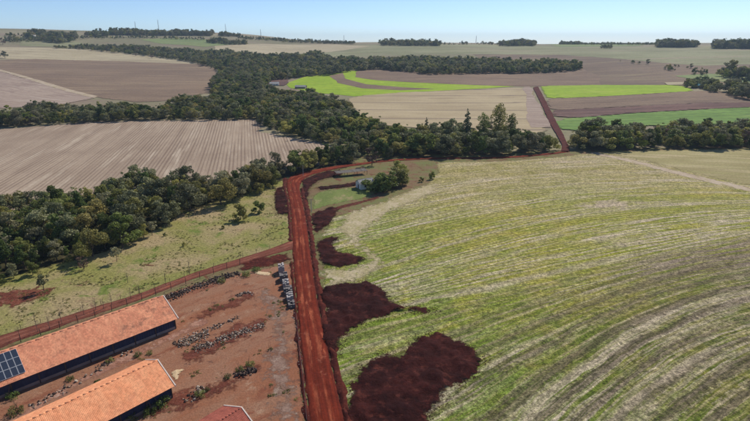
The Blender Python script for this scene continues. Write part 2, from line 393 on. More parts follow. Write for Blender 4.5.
    lane = m.math('MULTIPLY', m.step(ln, 0.15, 0.7), m.math('ADD', m.math('MULTIPLY', near, 0.62), 0.06))
    g = m.mix(lane, g, m.mix(m.step(b3, 0.40, 0.60), S(86, 73, 62), S(120, 103, 87)))
    pe = m.math('MULTIPLY', m.math('MULTIPLY', m.step(m.math('ABSOLUTE', m.math('SUBTRACT', ln, 0.05)), 0.35, 0.05), near), m.step(brk, 0.42, 0.58))
    g = m.mix(m.math('MULTIPLY', pe, 0.6), g, S(184, 166, 140))
    bare = m.math('MULTIPLY', m.step(m.noise(m.comb(m.math('MULTIPLY', sw, 0.05), m.math('MULTIPLY', t_, 0.014), 11.0), 1.0, 6, 0.65), 0.55, 0.68), m.step(nm, 0.36, 0.55))
    g = m.mix(m.math('MULTIPLY', bare, 0.9), g, S(190, 170, 144))
    # pale terrace lines where the drill turned
    for k, sk in enumerate(ROW_S):
        d = m.math('ABSOLUTE', m.math('SUBTRACT', m.math('ADD', s_, m.math('MULTIPLY', warp, 0.6)), sk))
        msk = m.math('MULTIPLY', m.step(d, 1.5, 0.3), m.step(m.noise(m.comb(m.math('MULTIPLY', s_, 0.4), m.math('MULTIPLY', t_, 0.06), k * 3.0), 1.0, 4, 0.6), 0.34, 0.55))
        g = m.mix(m.math('MULTIPLY', msk, 0.75 if k else 0.3), g, S(184, 168, 138))
    def grit(col, sc, lo, hi, det=1.5):
        n = m.n('ShaderNodeMapRange'); m.L(m.noise(m.mapv(m.pos, loc=(sc, 6, 4)), sc, det, 0.7), n.inputs[0]); n.inputs[1].default_value = .36; n.inputs[2].default_value = .64; n.inputs[3].default_value = lo; n.inputs[4].default_value = hi
        c = m.n('ShaderNodeCombineColor'); [m.L(n.outputs[0], c.inputs[q]) for q in range(3)]; return m.mix(1.0, col, c.outputs[0], 'MULTIPLY')
    g = grit(g, 0.22, 0.86, 1.14, 4); g = grit(g, 0.75, 0.66, 1.32); g = grit(g, 2.4, 0.6, 1.38); g = grit(g, 5.5, 0.72, 1.26)
    m.bump(m.math('ADD', m.noise(m.pos, 2.4, 4, .7), m.math('MULTIPLY', b4, 0.6)), 0.45); return m.done(g)
M['crop'] = crop()
def road_mat(name, c0, c1, c2):
    m = Mat(name); fl = m.attr('flow').outputs['Vector']; X = m.xyz(fl); t_ = X[2]
    str_ = m.noise(m.mapv(fl, (1.3, 0.03, 0)), 1.0, 5, 0.65); pat = m.noise(m.mapv(fl, (0.5, 0.09, 0), loc=(4, 9, 0)), 1.0, 5, 0.68); nf = m.noise(m.pos, 1.8, 6, 0.72)
    col = m.mix(m.step(str_, 0.38, 0.62), c0, c1)
    rut = m.math('ADD', m.step(m.math('ABSOLUTE', m.math('SUBTRACT', t_, 0.30)), 0.10, 0.02), m.step(m.math('ABSOLUTE', m.math('SUBTRACT', t_, 0.64)), 0.10, 0.02))
    col = m.mix(m.math('MULTIPLY', rut, m.step(pat, 0.42, 0.62)), col, c2)
    col = m.mix(m.math('MULTIPLY', m.step(pat, 0.58, 0.68), 0.8), col, S(172, 96, 66))
    col = m.gain(col, m.noise(m.pos, 0.3, 6, .75), .7, 1.32); col = m.mix(m.math('MULTIPLY', m.step(m.noise(m.mapv(m.pos, loc=(9, 3, 1)), .22, 6, .75), .58, .7), .6), col, S(166, 104, 82))
    edge = m.math('MULTIPLY', m.step(m.math('ABSOLUTE', m.math('SUBTRACT', t_, 0.5)), 0.34, 0.5), m.step(m.noise(m.pos, .5, 5, .7), .3, .6))
    col = m.mix(m.math('MULTIPLY', edge, 0.8), col, S(70, 30, 25))
    col = m.gain(col, nf, 0.74, 1.26); m.bump(m.math('ADD', nf, str_), 0.12); return m.done(col)
M['road'] = road_mat('red dirt road', S(120, 47, 29), S(96, 37, 24), S(152, 80, 54))
M['lane'] = road_mat('reddish side lane', S(126, 76, 60), S(110, 62, 49), S(146, 98, 80))
M['track'] = field_mat('pale track', S(190, 172, 148), S(174, 154, 130), S(160, 146, 104), big=0.05, mid=0.2, fine=1.0, stretch=3, grain=0.2)
M['darksoil'] = soil_mat('dark turned soil', S(60, 25, 21), S(44, 18, 16), S(86, 44, 36), big=0.1, fine=1.1, grain=0.6, bump=0.3)
M['redsoil'] = soil_mat('red bare soil', S(122, 72, 55), S(104, 58, 46), S(142, 100, 80), big=0.2, fine=1.4, grain=0.45)
M['bank'] = soil_mat('road bank soil', S(92, 42, 32), S(70, 30, 25), S(118, 62, 48), big=0.25, fine=1.5, grain=0.45, bump=0.3)
M['strawmat'] = soil_mat('straw residue', S(188, 172, 140), S(170, 156, 116), S(142, 140, 80), big=0.2, fine=1.2, grain=0.45)
M['litter'] = soil_mat('forest floor', S(70, 66, 42), S(58, 54, 36), S(92, 82, 58), big=0.06, fine=0.9)
M['garden'] = field_mat('garden grass', S(120, 130, 72), S(104, 116, 62), S(150, 138, 98), big=0.05, mid=0.12, fine=1.0, stretch=2, grain=0.25)
M['stubble'] = field_mat('dry stubble', S(166, 154, 110), S(150, 136, 96), S(186, 168, 132), big=0.02, mid=0.08, fine=0.8, stretch=8, dirn=(1, -0.2), grain=0.3, rows=3.0, row_col=S(140, 140, 78), row_amt=0.5)
M['verge'] = soil_mat('rough verge', S(128, 104, 78), S(116, 118, 72), S(112, 68, 52), big=0.07, fine=1.3, grain=0.3)
M['sand'] = soil_mat('pale sand', S(222, 196, 158), S(208, 180, 140), S(196, 150, 112), big=0.3, fine=2.5, grain=0.15)

# ------------------------------------------------------------------ ground and fields
def axis(lo, hi, near0, near1, s0, s1):
    out = []; x = lo
    while x < hi:
        out.append(x); x += s0 if near0 <= x < near1 else s1
    out.append(hi); return out
gx = axis(-6000, 6000, -1200, 1300, 25, 120); gy = axis(-400, 8500, -400, 1500, 25, 60)
vs = [(x, y, H(x, y)) for y in gy for x in gx]; nx = len(gx)
fs = [(j * nx + i, j * nx + i + 1, (j + 1) * nx + i + 1, (j + 1) * nx + i) for j in range(len(gy) - 1) for i in range(nx - 1)]
tag(link_mesh('ground', vs, fs, M['ground'], smooth=True), 'rolling farmland between and beyond the fields, reaching the horizon', 'ground', kind='structure')

FAR = 25.0
def fld(name, px, lv, mat, label, jit=2.0, grid=FAR, step=None, **k):
    return sheet(name, px, 0.12 * lv, M[mat], label, grid=grid, jit=jit * 1.5, step=step or 11, seed=lv, rag=None if name in ('field_path', 'brown_crescent', 'yellow_strip', 'bare_plot', 'headland', 'brown_lobe', 'crescent_field', 'right_green_field', 'far_green_field', 'tan_field', 'straw_field') else (7.0, .09), **k)
fld('upland_field', [(470, 52), (750, 46), (900, 46), (900, 90), (690, 86), (530, 87), (484, 80), (480, 60)], 1, 'upland', 'grey brown upland rising behind the bright green strip', jit=4)
fld('olive_field', [(240, 57), (300, 49), (380, 44), (440, 44), (600, 46), (760, 45), (860, 45), (860, 62), (700, 66), (610, 58), (560, 55), (430, 54), (340, 57)], 2, 'olive', 'wide olive stubble on the skyline right of centre', jit=4)
fld('tan_field', [(215, 46), (262, 44), (330, 44), (372, 46), (330, 52), (290, 54), (240, 55), (215, 51)], 3, 'tan', 'tan stubble strip under the skyline in the middle', jit=4)
fld('far_green_field', [(140, 39.5), (170, 38), (222, 40), (243, 44), (205, 47), (160, 43.5)], 3, 'muted', 'thin green strip below the skyline wood on the left', jit=3)
fld('far_green_field', [(20, 41), (60, 40), (84, 43), (70, 47), (20, 46)], 3, 'olive', 'green olive strip above the far straw field', jit=3)
fld('far_green_field', [(544, 44), (600, 41.5), (664, 43), (640, 46), (560, 47)], 3, 'muted', 'blue green strip on the skyline right of centre', jit=3)
fld('right_green_field', [(676, 76), (710, 73.5), (800, 79), (800, 86), (735, 83), (690, 79)], 3, 'muted', 'green strip behind the teal roofed house', jit=3)
fld('straw_field', [(-60, 47), (0, 47), (50, 48), (100, 50), (130, 53), (160, 57.5), (200, 62.5), (216, 67), (200, 64), (33, 59.5), (-60, 58)], 2, 'tan', 'pale straw field above the brown tilled field on the left', jit=2)
fld('brown_field', [(-80, 59), (0, 60), (33, 59), (120, 61), (200, 64), (218, 68), (215, 92), (190, 97), (150, 104), (97, 98), (0, 70), (-80, 56)], 3, 'brown', 'brown tilled field below the far straw field', jit=2)
fld('fallow_field', [(-80, 63), (0, 71), (97, 98), (60, 106), (-80, 112)], 4, 'pale', 'pale fallow wedge at the left edge of the photo', jit=1.5)
fld('field_path', [(-6, 69), (0, 69.6), (98, 96.5), (94, 98.5), (0, 71.4), (-6, 70.4)], 5, 'track', 'pale path between brown tilled field and fallow wedge', jit=0.6, cat='path')
fld('tilled_field', [(-90, 133), (0, 129), (100, 121), (262, 119), (264, 132), (292, 137), (345, 147), (330, 165), (230, 180), (150, 190), (0, 215), (-90, 225)], 2, 'tilled', 'large striped tilled field between the two wooded belts', jit=1.5, grid=12, step=10)
fld('crescent_field', [(286, 83), (308, 76), (329, 74.5), (346, 71), (372, 70), (430, 76), (500, 84), (525, 86), (483, 88.5), (400, 93), (354, 96.5), (316, 93), (290, 88)], 2, 'lime', 'lime green crescent field behind the middle wood', jit=2)
fld('brown_crescent', [(329, 76), (343, 73), (346, 79), (366, 84.5), (412, 88), (436, 89), (400, 90.5), (362, 88.5), (338, 83)], 3, 'greybrown', 'narrow brown strip curving through the lime green field', jit=1.5)
fld('brown_lobe', [(355, 77), (357, 70.5), (377, 68.5), (430, 72), (500, 72), (582, 69), (600, 76), (600, 86), (530, 86.8), (480, 85.5), (412, 82.5), (376, 80.5)], 3, 'greybrown', 'brown tilled field between lime strip and upper wood', jit=2)
fld('pale_field', [(346, 99), (362, 95.5), (400, 92.5), (500, 88.5), (533, 86.5), (546, 126), (552, 134), (480, 134), (362, 124)], 4, 'strawfield', 'pale straw field behind the tall trees', jit=1.5)
fld('headland', [(524, 87), (530, 87), (552, 128), (530, 128)], 5, 'pale', 'pale pinkish headland at the right end of the straw field', jit=2.5)
fld('lime_field', [(539, 86), (594, 85), (684, 85), (697, 91.5), (640, 95), (594, 97.5), (545, 99.5)], 4, 'lime', 'bright lime green strip left of the teal roofed house', jit=1)
fld('fallow_strip', [(544, 99), (594, 97), (640, 94.5), (697, 91), (724, 91.5), (800, 97), (800, 104), (700, 104), (549, 111)], 5, 'greybrown', 'grey brown strip below the lime green strip', jit=1)
fld('plough_strip', [(549, 110.5), (700, 103), (800, 103), (800, 107), (750, 108), (632, 114), (552, 121)], 6, 'redbrown', 'dark reddish ploughed strip above the green crop strip', jit=1)
fld('green_field', [(552, 120), (632, 113.5), (750, 107.5), (810, 106), (810, 122), (700, 126), (605, 128), (572, 136), (556, 134)], 7, 'green', 'deep green crop strip above the right wooded belt', jit=1)
fld('yellow_strip', [(664, 83), (690, 82.5), (694, 85), (668, 85.5)], 8, 'tan', 'small yellowish stubble strip beside the teal roofed house', jit=1)
fld('bare_plot', [(268, 82), (276, 78.5), (288, 79), (289, 83), (284, 86), (268, 86)], 8, 'redbrown', 'small red bare plot beside the grey roofed farmhouse', jit=1)

# near ground
sheet('verge', [(-120, 480), (-120, 215), (0, 190), (200, 165), (340, 150), (480, 153), (600, 149), (760, 146), (900, 146), (900, 200), (500, 200), (380, 480)], 0.005, M['verge'], 'rough red earth and dry grass beside road and lane', grid=15, cat='verge')
sheet('pasture', [(-90, 300), (-40, 268), (20, 262), (75, 248), (120, 234), (165, 208), (230, 186), (262, 178), (288, 176), (293, 200), (296, 248), (243, 262), (198, 276), (130, 303), (0, 348), (-90, 384)], 0.010, M['pasture'], 'dry green pasture between the woods and the side lane', grid=3, jit=0.6, step=3, cat='pasture', rag=(2.5, .5))
sheet('forest_floor', [(-110, 230), (0, 204), (100, 190), (200, 180), (290, 165), (345, 152), (365, 156), (350, 168), (300, 176), (262, 188), (190, 211), (150, 236), (80, 262), (20, 276), (-110, 306)], 0.022, M['litter'], 'dark leaf litter under the near wooded belt', grid=5, jit=2.0, step=4, cat='forest floor', rag=(5, .3))
sheet('yard', [(314, 470), (309, 425), (302, 366), (297, 312), (293, 262), (270, 267), (230, 275), (190, 285), (150, 299), (100, 317), (0, 353), (-90, 386), (-90, 470)], 0.012, M['yard'], 'red earth farmyard around the tiled poultry sheds', grid=3, jit=0.5, step=3, cat='yard', rag=(1.5, .8))
sheet('crop_field', [(350, 470), (346, 428), (332, 366), (320, 310), (322, 262), (320, 235), (330, 217), (372, 205), (398, 194), (424, 186), (436, 172), (437, 162), (500, 161), (562, 156.5), (590, 152.5), (660, 150), (750, 148), (900, 146), (900, 470)], 0.014, M['crop'], 'broad green crop field sown in curved rows right of the dirt road', grid=4, jit=1.0, step=4, flow=True, rag=(3.0, .4))
def lump(amp, sc, edge=1.5):
    return lambda x, y, d: min(1, d / edge) * max(0.0, amp * (0.45 + 0.9 * mnoise.fractal(Vector((x / sc, y / sc, 1.7)), 0.8, 2.1, 5)))
# straw beside the road and track
sheet('straw_residue', [(321, 292), (319, 270), (330, 266), (344, 268), (366, 262), (362, 252), (345, 244), (340, 236), (336, 226), (344, 212), (372, 203), (395, 196), (420, 185), (440, 180), (440, 192), (404, 207), (384, 218), (368, 230), (364, 242), (376, 250), (388, 262), (376, 276), (356, 284), (338, 290)], 0.028, M['strawmat'], 'pale straw left along the near edge of the green field', grid=1.5, jit=2.4, step=1.6, cat='straw', rag=(6.0, .5))
sheet('field_track', [(586, 152.5), (596, 151.8), (640, 161), (690, 173.5), (752, 188), (830, 208), (830, 212), (752, 192.5), (688, 178), (636, 164)], 0.030, M['track'], 'pale diagonal track crossing the upper right of the green field', grid=1.5, jit=1.2, step=2.5, cat='track', rag=(3.0, .25))
sheet('stubble_strip', [(592, 151.5), (660, 150), (750, 148), (900, 146), (900, 200), (830, 207), (752, 187.5), (690, 173), (640, 160.6), (600, 152.5)], 0.024, M['stubble'], 'dry olive stubble above the diagonal track', grid=4, jit=1.2, step=4, cat='stubble', rag=(8.0, .2))
# turned soil
SOILS = []
def soil(name, px, label, amp=0.9, mat='darksoil', jit=1.6):
    cx = sum(p[0] for p in px) / len(px); cy = sum(p[1] for p in px) / len(px); px = [(cx + (x - cx) * 1.04, cy + (y - cy) * 1.05) for x, y in px]
    SOILS.append(ground_poly(px)) if mat == 'darksoil' else None
    return sheet(name, px, 0.045, M[mat], label, grid=0.9, jit=jit, step=1.2, relief=lump(amp, 3.2), cat='soil', rag=(2.4, 1.0) if mat == 'darksoil' else (4.0, .4))
soil('turned_soil', [(346, 430), (348, 400), (352, 382), (373, 360), (382, 353), (401, 357), (414, 339), (433, 334), (455, 340), (478, 354), (485, 362), (472, 378), (448, 393), (433, 412), (426, 430)], 'largest dark spread of turned soil at the bottom edge')
soil('turned_soil', [(322, 330), (320, 290), (343, 285), (364, 283), (382, 289), (392, 302), (405, 307), (429, 307), (433, 311), (425, 315), (405, 312), (386, 317), (364, 324), (347, 337), (340, 350), (334, 366), (330, 366)], 'dark soil spread with a pointed right tip beside the road')
soil('turned_soil', [(317, 242), (330, 237), (342, 238), (335, 245), (338, 252), (352, 253), (364, 258), (359, 265), (340, 267), (326, 266), (318, 258)], 'dark soil patch level with the lane junction')
soil('turned_soil', [(311, 216), (318, 212), (332, 207), (340, 210), (334, 220), (325, 228), (314, 234)], 'small dark soil patch just beyond the lane junction')
soil('turned_soil', [(274, 190), (284, 187), (288, 200), (290, 214), (277, 214), (273, 205)], 'dark soil patch on the pasture side of the road bend', jit=0.8)
soil('turned_soil', [(304, 201), (301, 181), (316, 174), (340, 170), (342, 176), (322, 180), (311, 187), (309, 203)], 'dark soil in the middle the road bend by the cottage garden', jit=0.8)
soil('turned_soil', [(318, 187), (356, 182.5), (366, 181), (366, 184.5), (350, 187), (320, 190.5)], 'dark strip of soil leading to the white cottage', jit=0.5)
soil('bare_soil', [(-8, 306), (-8, 292), (36, 287), (62, 288), (52, 295), (34, 301), (14, 310)], 'red bare soil around the lone bush on the pasture', 0.2, 'redsoil')
soil('bare_soil', [(139, 266), (150, 262.5), (162, 264), (152, 268)], 'small red bare patch in the middle of the pasture', 0.15, 'redsoil', 0.6)
soil('bare_soil', [(238, 262), (262, 256), (290, 252), (292, 262), (272, 266), (240, 274)], 'dark red soil corner below the lane junction', 0.3, 'bank')
soil('bare_soil', [(150, 398), (190, 387), (235, 373), (262, 360), (262, 372), (225, 392), (186, 412), (150, 416)], 'dark damp red earth in the lower yard', 0.12, 'redsoil')
soil('bare_soil', [(176, 356), (200, 340), (240, 322), (268, 318), (270, 328), (240, 342), (200, 360), (180, 362)], 'dark red earth under the longest rubble row', 0.12, 'redsoil')
soil('bare_soil', [(190, 316), (222, 302), (250, 290), (262, 294), (240, 306), (200, 322)], 'dark red scraped earth in the upper yard', 0.12, 'redsoil')
sheet('gravel_patch', [(262, 284), (288, 300), (293, 330), (299, 370), (305, 425), (305, 450), (262, 450), (266, 400), (258, 372), (268, 340), (262, 310), (252, 296)], 0.030, soil_mat('grey pink gravel', S(152, 124, 108), S(136, 106, 90), S(170, 146, 128), big=0.2, fine=2.0, grain=0.4), 'greyish gravelly earth at the road side of the yard', grid=1.5, jit=1.5, step=2, cat='gravel', rag=(7.0, .3))
sheet('garden', [(312, 196), (320, 191), (350, 187.6), (372, 186), (380, 192), (362, 199), (340, 203), (313, 210)], 0.034, M['garden'], 'green garden plot beside the white cottage', grid=1.5, jit=0.8, step=1.5, cat='garden', rag=(2.0, .5))
sheet('garden_path', [(311, 214), (340, 205.5), (364, 200), (378, 196), (380, 198), (364, 203), (342, 208.5), (312, 217)], 0.040, M['lane'], 'narrow red path from the road to the white cottage', grid=1.0, jit=0.4, step=1.5, cat='path', rag=(1.0, .7))

# road: raised, cambered, rutted, with loose soil banks
def prof_road(t, s_, p):
    edge = min(t, 1 - t) * 2
    z = 0.22 * min(1, edge * 5) + 0.10 * edge
    for c in (0.30, 0.64): z -= 0.07 * math.exp(-((t - c) / 0.05) ** 2)
    return z + 0.05 * mnoise.fractal(Vector((p.x / 1.5, p.y / 5, 0)), 0.9, 2, 3) - (0.2 if edge < 0.01 else 0)
RL = [(316, 470), (309.5, 424), (302, 366), (297, 312), (292.5, 257), (291.5, 230), (289.5, 205), (286, 186), (288, 178.5), (297, 173.6), (312, 170.2), (340, 165.4), (364, 162.6), (385, 160), (437, 157.6), (500, 157), (545, 153.6), (564, 151)]
RR = [(357, 470), (346, 424), (332.5, 366), (319, 306), (311, 253), (308, 230), (304, 207), (300, 189), (302.5, 182), (308, 177), (320, 172.6), (344, 167.6), (366, 164.6), (387, 161.8), (437, 159.2), (500, 158.6), (548, 155), (570, 151.8)]
strip('dirt_road', RL, RR, 0.07, M['road'], 'red dirt road running away from the bottom edge and bending right', seg=1.5, across=16, prof=prof_road, wob=0.7)
def bank(pxl, pxr, label, amp):
    def pr(t, s_, p):
        return math.sin(math.pi * t) * amp * max(0.05, 0.75 + 0.8 * mnoise.fractal(Vector((p.x / 2.2, p.y / 2.2, 4)), 0.8, 2.1, 4)) + 0.04 * mnoise.noise(Vector((p.x * 2, p.y * 2, 0)))
    o = strip('road_bank', pxl, pxr, 0.05, M['bank'], label, seg=1.0, across=7, prof=pr, wob=1.1, cat='bank')
bank([(356, 470), (345, 424), (331.6, 366), (318.4, 306), (310.6, 253), (307.6, 230), (303.6, 207), (299.6, 189)], [(366, 470), (353, 424), (340, 366), (325, 306), (315.6, 253), (312.6, 230), (309, 207), (304.4, 189)], 'dark loose soil bank along the field side of the road', 0.55)
bank([(311, 470), (305.6, 424), (299, 366), (294.4, 312), (290, 262)], [(317, 470), (310, 424), (302.4, 366), (297.4, 312), (293.2, 262)], 'low soil bank between road and farmyard', 0.35)
bank([(289, 241), (288.6, 230), (286.6, 205), (282.6, 187), (284, 178)], [(293, 241), (292, 230), (290, 205), (286.4, 187), (288.4, 179)], 'soil bank between road and pasture', 0.4)
strip('side_lane', [(-90, 368), (0, 336), (60, 318), (102, 305), (140, 293), (198, 271.5), (243, 257.5), (275, 247), (296, 238)], [(-90, 384), (0, 348), (60, 327), (102, 312.5), (140, 300), (198, 277.5), (243, 264), (275, 254), (296, 249)], 0.05, M['lane'], 'reddish side lane running along the shed fence to the road', seg=2.5, across=10, prof=lambda t, s_, p: 0.12 * min(1, min(t, 1 - t) * 6) - 0.04, wob=0.4)
strip('farm_track', [(559, 152), (562, 146), (549, 122), (541, 104), (533, 88)], [(568, 152), (568, 146), (556, 122), (547, 104), (538, 87)], 0.9, M['bank'], 'dark earth track between straw field and green strips', seg=8, across=3, wob=0.6, cat='track')
sheet('worn_track', [(0, 425), (40, 398), (90, 370), (140, 346), (176, 330), (200, 318), (216, 316), (200, 328), (180, 338), (148, 352), (100, 377), (60, 398), (20, 425)], 0.026, soil_mat('worn wheel track', S(178, 136, 114), S(158, 112, 92), S(190, 158, 138), big=0.15, fine=1.6), 'pale worn wheel track between the two long sheds', grid=1.0, jit=1.0, step=1.5, cat='track', rag=(2.5, .5))


# ------------------------------------------------------------------ buildings
def roof_mat(name, c0, c1, dark, stain=0.5):
    m = Mat(name, 0.85, 0.15)
    al = m.pos; X = m.xyz(al)
    tile = m.n('ShaderNodeTexWhiteNoise'); tile.noise_dimensions = '2D'
    m.L(m.comb(m.math('FLOOR', m.math('DIVIDE', X[0], 0.26)), m.math('FLOOR', m.math('DIVIDE', X[1], 0.40))), tile.inputs['Vector'])
    nb = m.noise(m.mapv(al, (0.5, 1, 1)), 0.35, 6, 0.7, 0.5); n2 = m.noise(m.mapv(al, (1.0, 0.25, 1), loc=(3, 9, 1)), 0.5, 5, 0.65)
    nc = m.noise(m.mapv(al, (1, 0.12, 1), loc=(8, 2, 1)), 0.8, 3, 0.6)
    col = m.mix(m.step(nc, 0.35, 0.65), c0, c1)
    col = m.mix(m.math('MULTIPLY', m.math('MULTIPLY', m.step(nb, 0.5, 0.68), m.step(n2, 0.38, 0.62)), stain), col, dark)
    col = m.gain(col, tile.outputs[0], 0.9, 1.09); col = m.gain(col, m.noise(al, 1.6, 5, .7), .8, 1.2); return m.done(col)
M['roofA'] = roof_mat('weathered clay tiles', S(230, 158, 120), S(214, 140, 106), S(140, 98, 80), 0.9)
M['roofB'] = roof_mat('orange clay tiles', S(248, 172, 124), S(238, 158, 112), S(204, 130, 98), 0.5)
M['roofC'] = roof_mat('dull red tiles', S(176, 100, 82), S(158, 88, 72), S(120, 70, 60), 0.6)
M['greyroof'] = roof_mat('grey fibre cement roof', S(176, 172, 168), S(158, 156, 152), S(112, 108, 102), 0.6)
M['oldroof'] = roof_mat('old grey roof sheets', S(112, 106, 98), S(98, 92, 86), S(78, 70, 62), 0.8)
M['tealroof'] = roof_mat('teal metal roof', S(84, 150, 158), S(74, 138, 150), S(70, 110, 120), 0.4)
M['render'] = plain('white render', S(226, 222, 212), 0.9, 0.1, 0.6)
M['dirtywall'] = plain('grey plastered wall', S(150, 138, 128), 0.9, 0.25, 0.5)
M['curtain'] = plain('dark blue side curtain', S(52, 60, 82), 0.7, 0.2, 0.8)
M['wood'] = plain('weathered post wood', S(86, 76, 68), 0.9, 0.25, 2.0)
M['trim'] = plain('pale gable edging', S(224, 206, 190), 0.8, 0.1, 1.0)
M['door'] = plain('brown wooden door', S(92, 66, 50), 0.8, 0.15, 2.0)
M['glass'] = plain('dark window glass', S(34, 42, 52), 0.15, 0.1, 1.0, 0.5)
M['wire'] = plain('galvanised wire', S(120, 118, 116), 0.5, 0.05, 1.0, 0.4, 0.6)
M['concrete'] = plain('concrete', S(172, 166, 158), 0.9, 0.2, 1.0)

def tiled_slope(x0, x1, half, ze, zr, sgn, over=0.7, tw=0.26, rowh=0.40):
    """one roof slope laid with rows of curved clay tiles: columns of pan and cover, stepped rows"""
    run = half + over; L_ = math.hypot(run, (zr - ze) * run / half); drop = (zr - ze) / half
    rows = max(2, int(L_ / rowh)); cols = int((x1 - x0) / tw); vs, fs = [], []; per = 3
    nv = cols * per + 1
    cs = drop / math.hypot(1, drop); cc = 1 / math.hypot(1, drop)
    def line(t, lift):
        yy = run * t; z = zr - drop * yy
        for i in range(nv):
            ph = (i % per) / per
            hgt = (0.018, -0.008, 0.008)[i % per] + lift + 0.05 * mnoise.noise(Vector((i * 0.03, yy * .4, sgn)))
            vs.append((x0 + (x1 - x0) * i / (nv - 1), sgn * (yy + hgt * cs), z + hgt * cc))
    for r in range(rows):
        line(r / rows, 0.0); line((r + 1) / rows, 0.012)
    for r in range(2 * rows - 1):
        for i in range(nv - 1):
            a = r * nv + i; q = (a, a + 1, a + nv + 1, a + nv)
            fs.append(q if sgn < 0 else tuple(reversed(q)))
    return vs, fs
def shed(loc, rz, length, half, ze, zr, roofm, label, extras=True, grp='tiled poultry sheds'):
    """local x runs along the shed (0 = the end seen in the photo, -length = the other), y- faces the near side"""
    t = empty('poultry_shed', loc, rz); tag(t, label, 'shed', grp)
    rf = empty('roof', (0, 0, 0)); rf.parent = t
    for s_ in (-1, 1):
        v, f = tiled_slope(-length - 0.4, 0.5, half, ze, zr, s_); link_mesh('roof_slope', v, f, roofm, rf)
    m = MB()
    n = 60
    for i in range(n):
        a = -length - 0.4 + (length + 0.9) * i / n; b = -length - 0.4 + (length + 0.9) * (i + 1) / n
        m.tube((a, 0, zr - 0.03), (b + 0.02, 0, zr - 0.03), 0.16, 0.155, 7)
    m.build('ridge_cap', roofm, rf, True)
    run = half + 0.7; zlow = zr - (zr - ze) * run / half
    for xe in (0.5, -length - 0.4):
        m = MB(); o_ = 0.02 if xe > 0 else -0.24
        for s_ in (-1, 1):
            a = (xe + o_, s_ * run, zlow); b = (xe + o_, 0, zr)
            vs = []
            for p in (a, b):
                for dx in (0, 0.22):
                    for dz in (-0.12, 0.12): vs.append((p[0] + dx, p[1], p[2] + dz))
            m.add(vs, [(0, 1, 3, 2), (4, 6, 7, 5), (0, 4, 5, 1), (2, 3, 7, 6), (1, 5, 7, 3), (0, 2, 6, 4)])
        m.build('gable_edging', M['trim'], t)
    for s_ in (-1, 1):
        m = MB(); y0, y1 = sorted((s_ * half, s_ * (half - 0.2))); m.box(-length + 0.2, -0.2, y0, y1, 0, 0.7); m.build('low_wall', M['dirtywall'], t)
        m = MB(); nfold = int(length / 0.6); yc = s_ * (half - 0.06)
        for i in range(nfold):
            a = -length + 0.2 + (length - 0.4) * i / nfold; b = -length + 0.2 + (length - 0.4) * (i + 1) / nfold; mid = (a + b) / 2
            d = 0.05 * s_
            m.add([(a, yc, 0.7), (mid, yc + d, 0.7), (mid, yc + d, ze - 0.1), (a, yc, ze - 0.1), (b, yc, 0.7), (b, yc, ze - 0.1)], [(0, 1, 2, 3), (1, 4, 5, 2)])
        m.build('side_curtain', M['curtain'], t)
        k = int(length / 5)
        for i in range(k + 1):
            xx = -0.1 - (length - 0.2) * i / k; m = MB(); m.box(-0.1, 0.1, -0.1, 0.1, 0, ze - 0.12); m.build('post', M['wood'], t, loc=(xx, s_ * (half + 0.02), 0))
    for xe in (0, -length):
        m = MB(); x0, x1 = (xe - 0.2, xe) if xe == 0 else (xe, xe + 0.2)
        m.add([(x0, -half, 0), (x0, half, 0), (x0, half, ze - 0.1), (x0, 0, zr - 0.15), (x0, -half, ze - 0.1), (x1, -half, 0), (x1, half, 0), (x1, half, ze - 0.1), (x1, 0, zr - 0.15), (x1, -half, ze - 0.1)],
              [(0, 4, 3, 2, 1), (5, 6, 7, 8, 9), (0, 1, 6, 5), (1, 2, 7, 6), (4, 0, 5, 9), (2, 3, 8, 7), (3, 4, 9, 8)])
        m.build('gable_wall', M['dirtywall'], t)
        m = MB(); xd = 0.003 if xe == 0 else -length - 0.063
        m.box(xd, xd + 0.06, -1.4, 1.4, 0.02, 2.4); d = m.build('door', M['door'], t)
        m = MB(); m.box(xd + (0.06 if xe == 0 else -0.05), xd + (0.11 if xe == 0 else 0), 0.08, 0.14, 1.0, 1.3); m.build('handle', M['wire'], d)
    return t
def shed_at(corner_px, h, ang, half, length, zr, roofm, label):
    """corner_px: photo position of the near eave's end, h its height"""
    p = at(*corner_px, h); ax = Vector((math.cos(ang), math.sin(ang), 0)); nr = Vector((math.sin(ang), -math.cos(ang), 0))
    c = Vector((p.x, p.y, 0)) - nr * (half + 0.7) - ax * 0.5
    return shed((c.x, c.y, 0.012), ang, length, half, 3.3, zr, roofm, label)
shA = shed_at((178, 318.5), 3.0, R(45.6), 7.0, 96.0, 6.6, M['roofA'], 'longest poultry shed, weathered clay tiles, solar panels on its roof')
shB = shed_at((175, 386), 3.0, R(48.8), 6.0, 62.0, 6.1, M['roofB'], 'middle poultry shed with bright orange tiles and pale gable edging')
ax = Vector((math.cos(R(49)), math.sin(R(49)), 0)); nr = Vector((math.sin(R(49)), -math.cos(R(49)), 0))
pc = at(223.6, 406, 3.0); c = pc + nr * 6.2 - ax * 0.5
shC = shed((c.x, c.y, 0.012), R(49), 40.0, 5.6, 3.3, 6.0, M['roofC'], 'dull red roofed shed cut by the bottom edge')

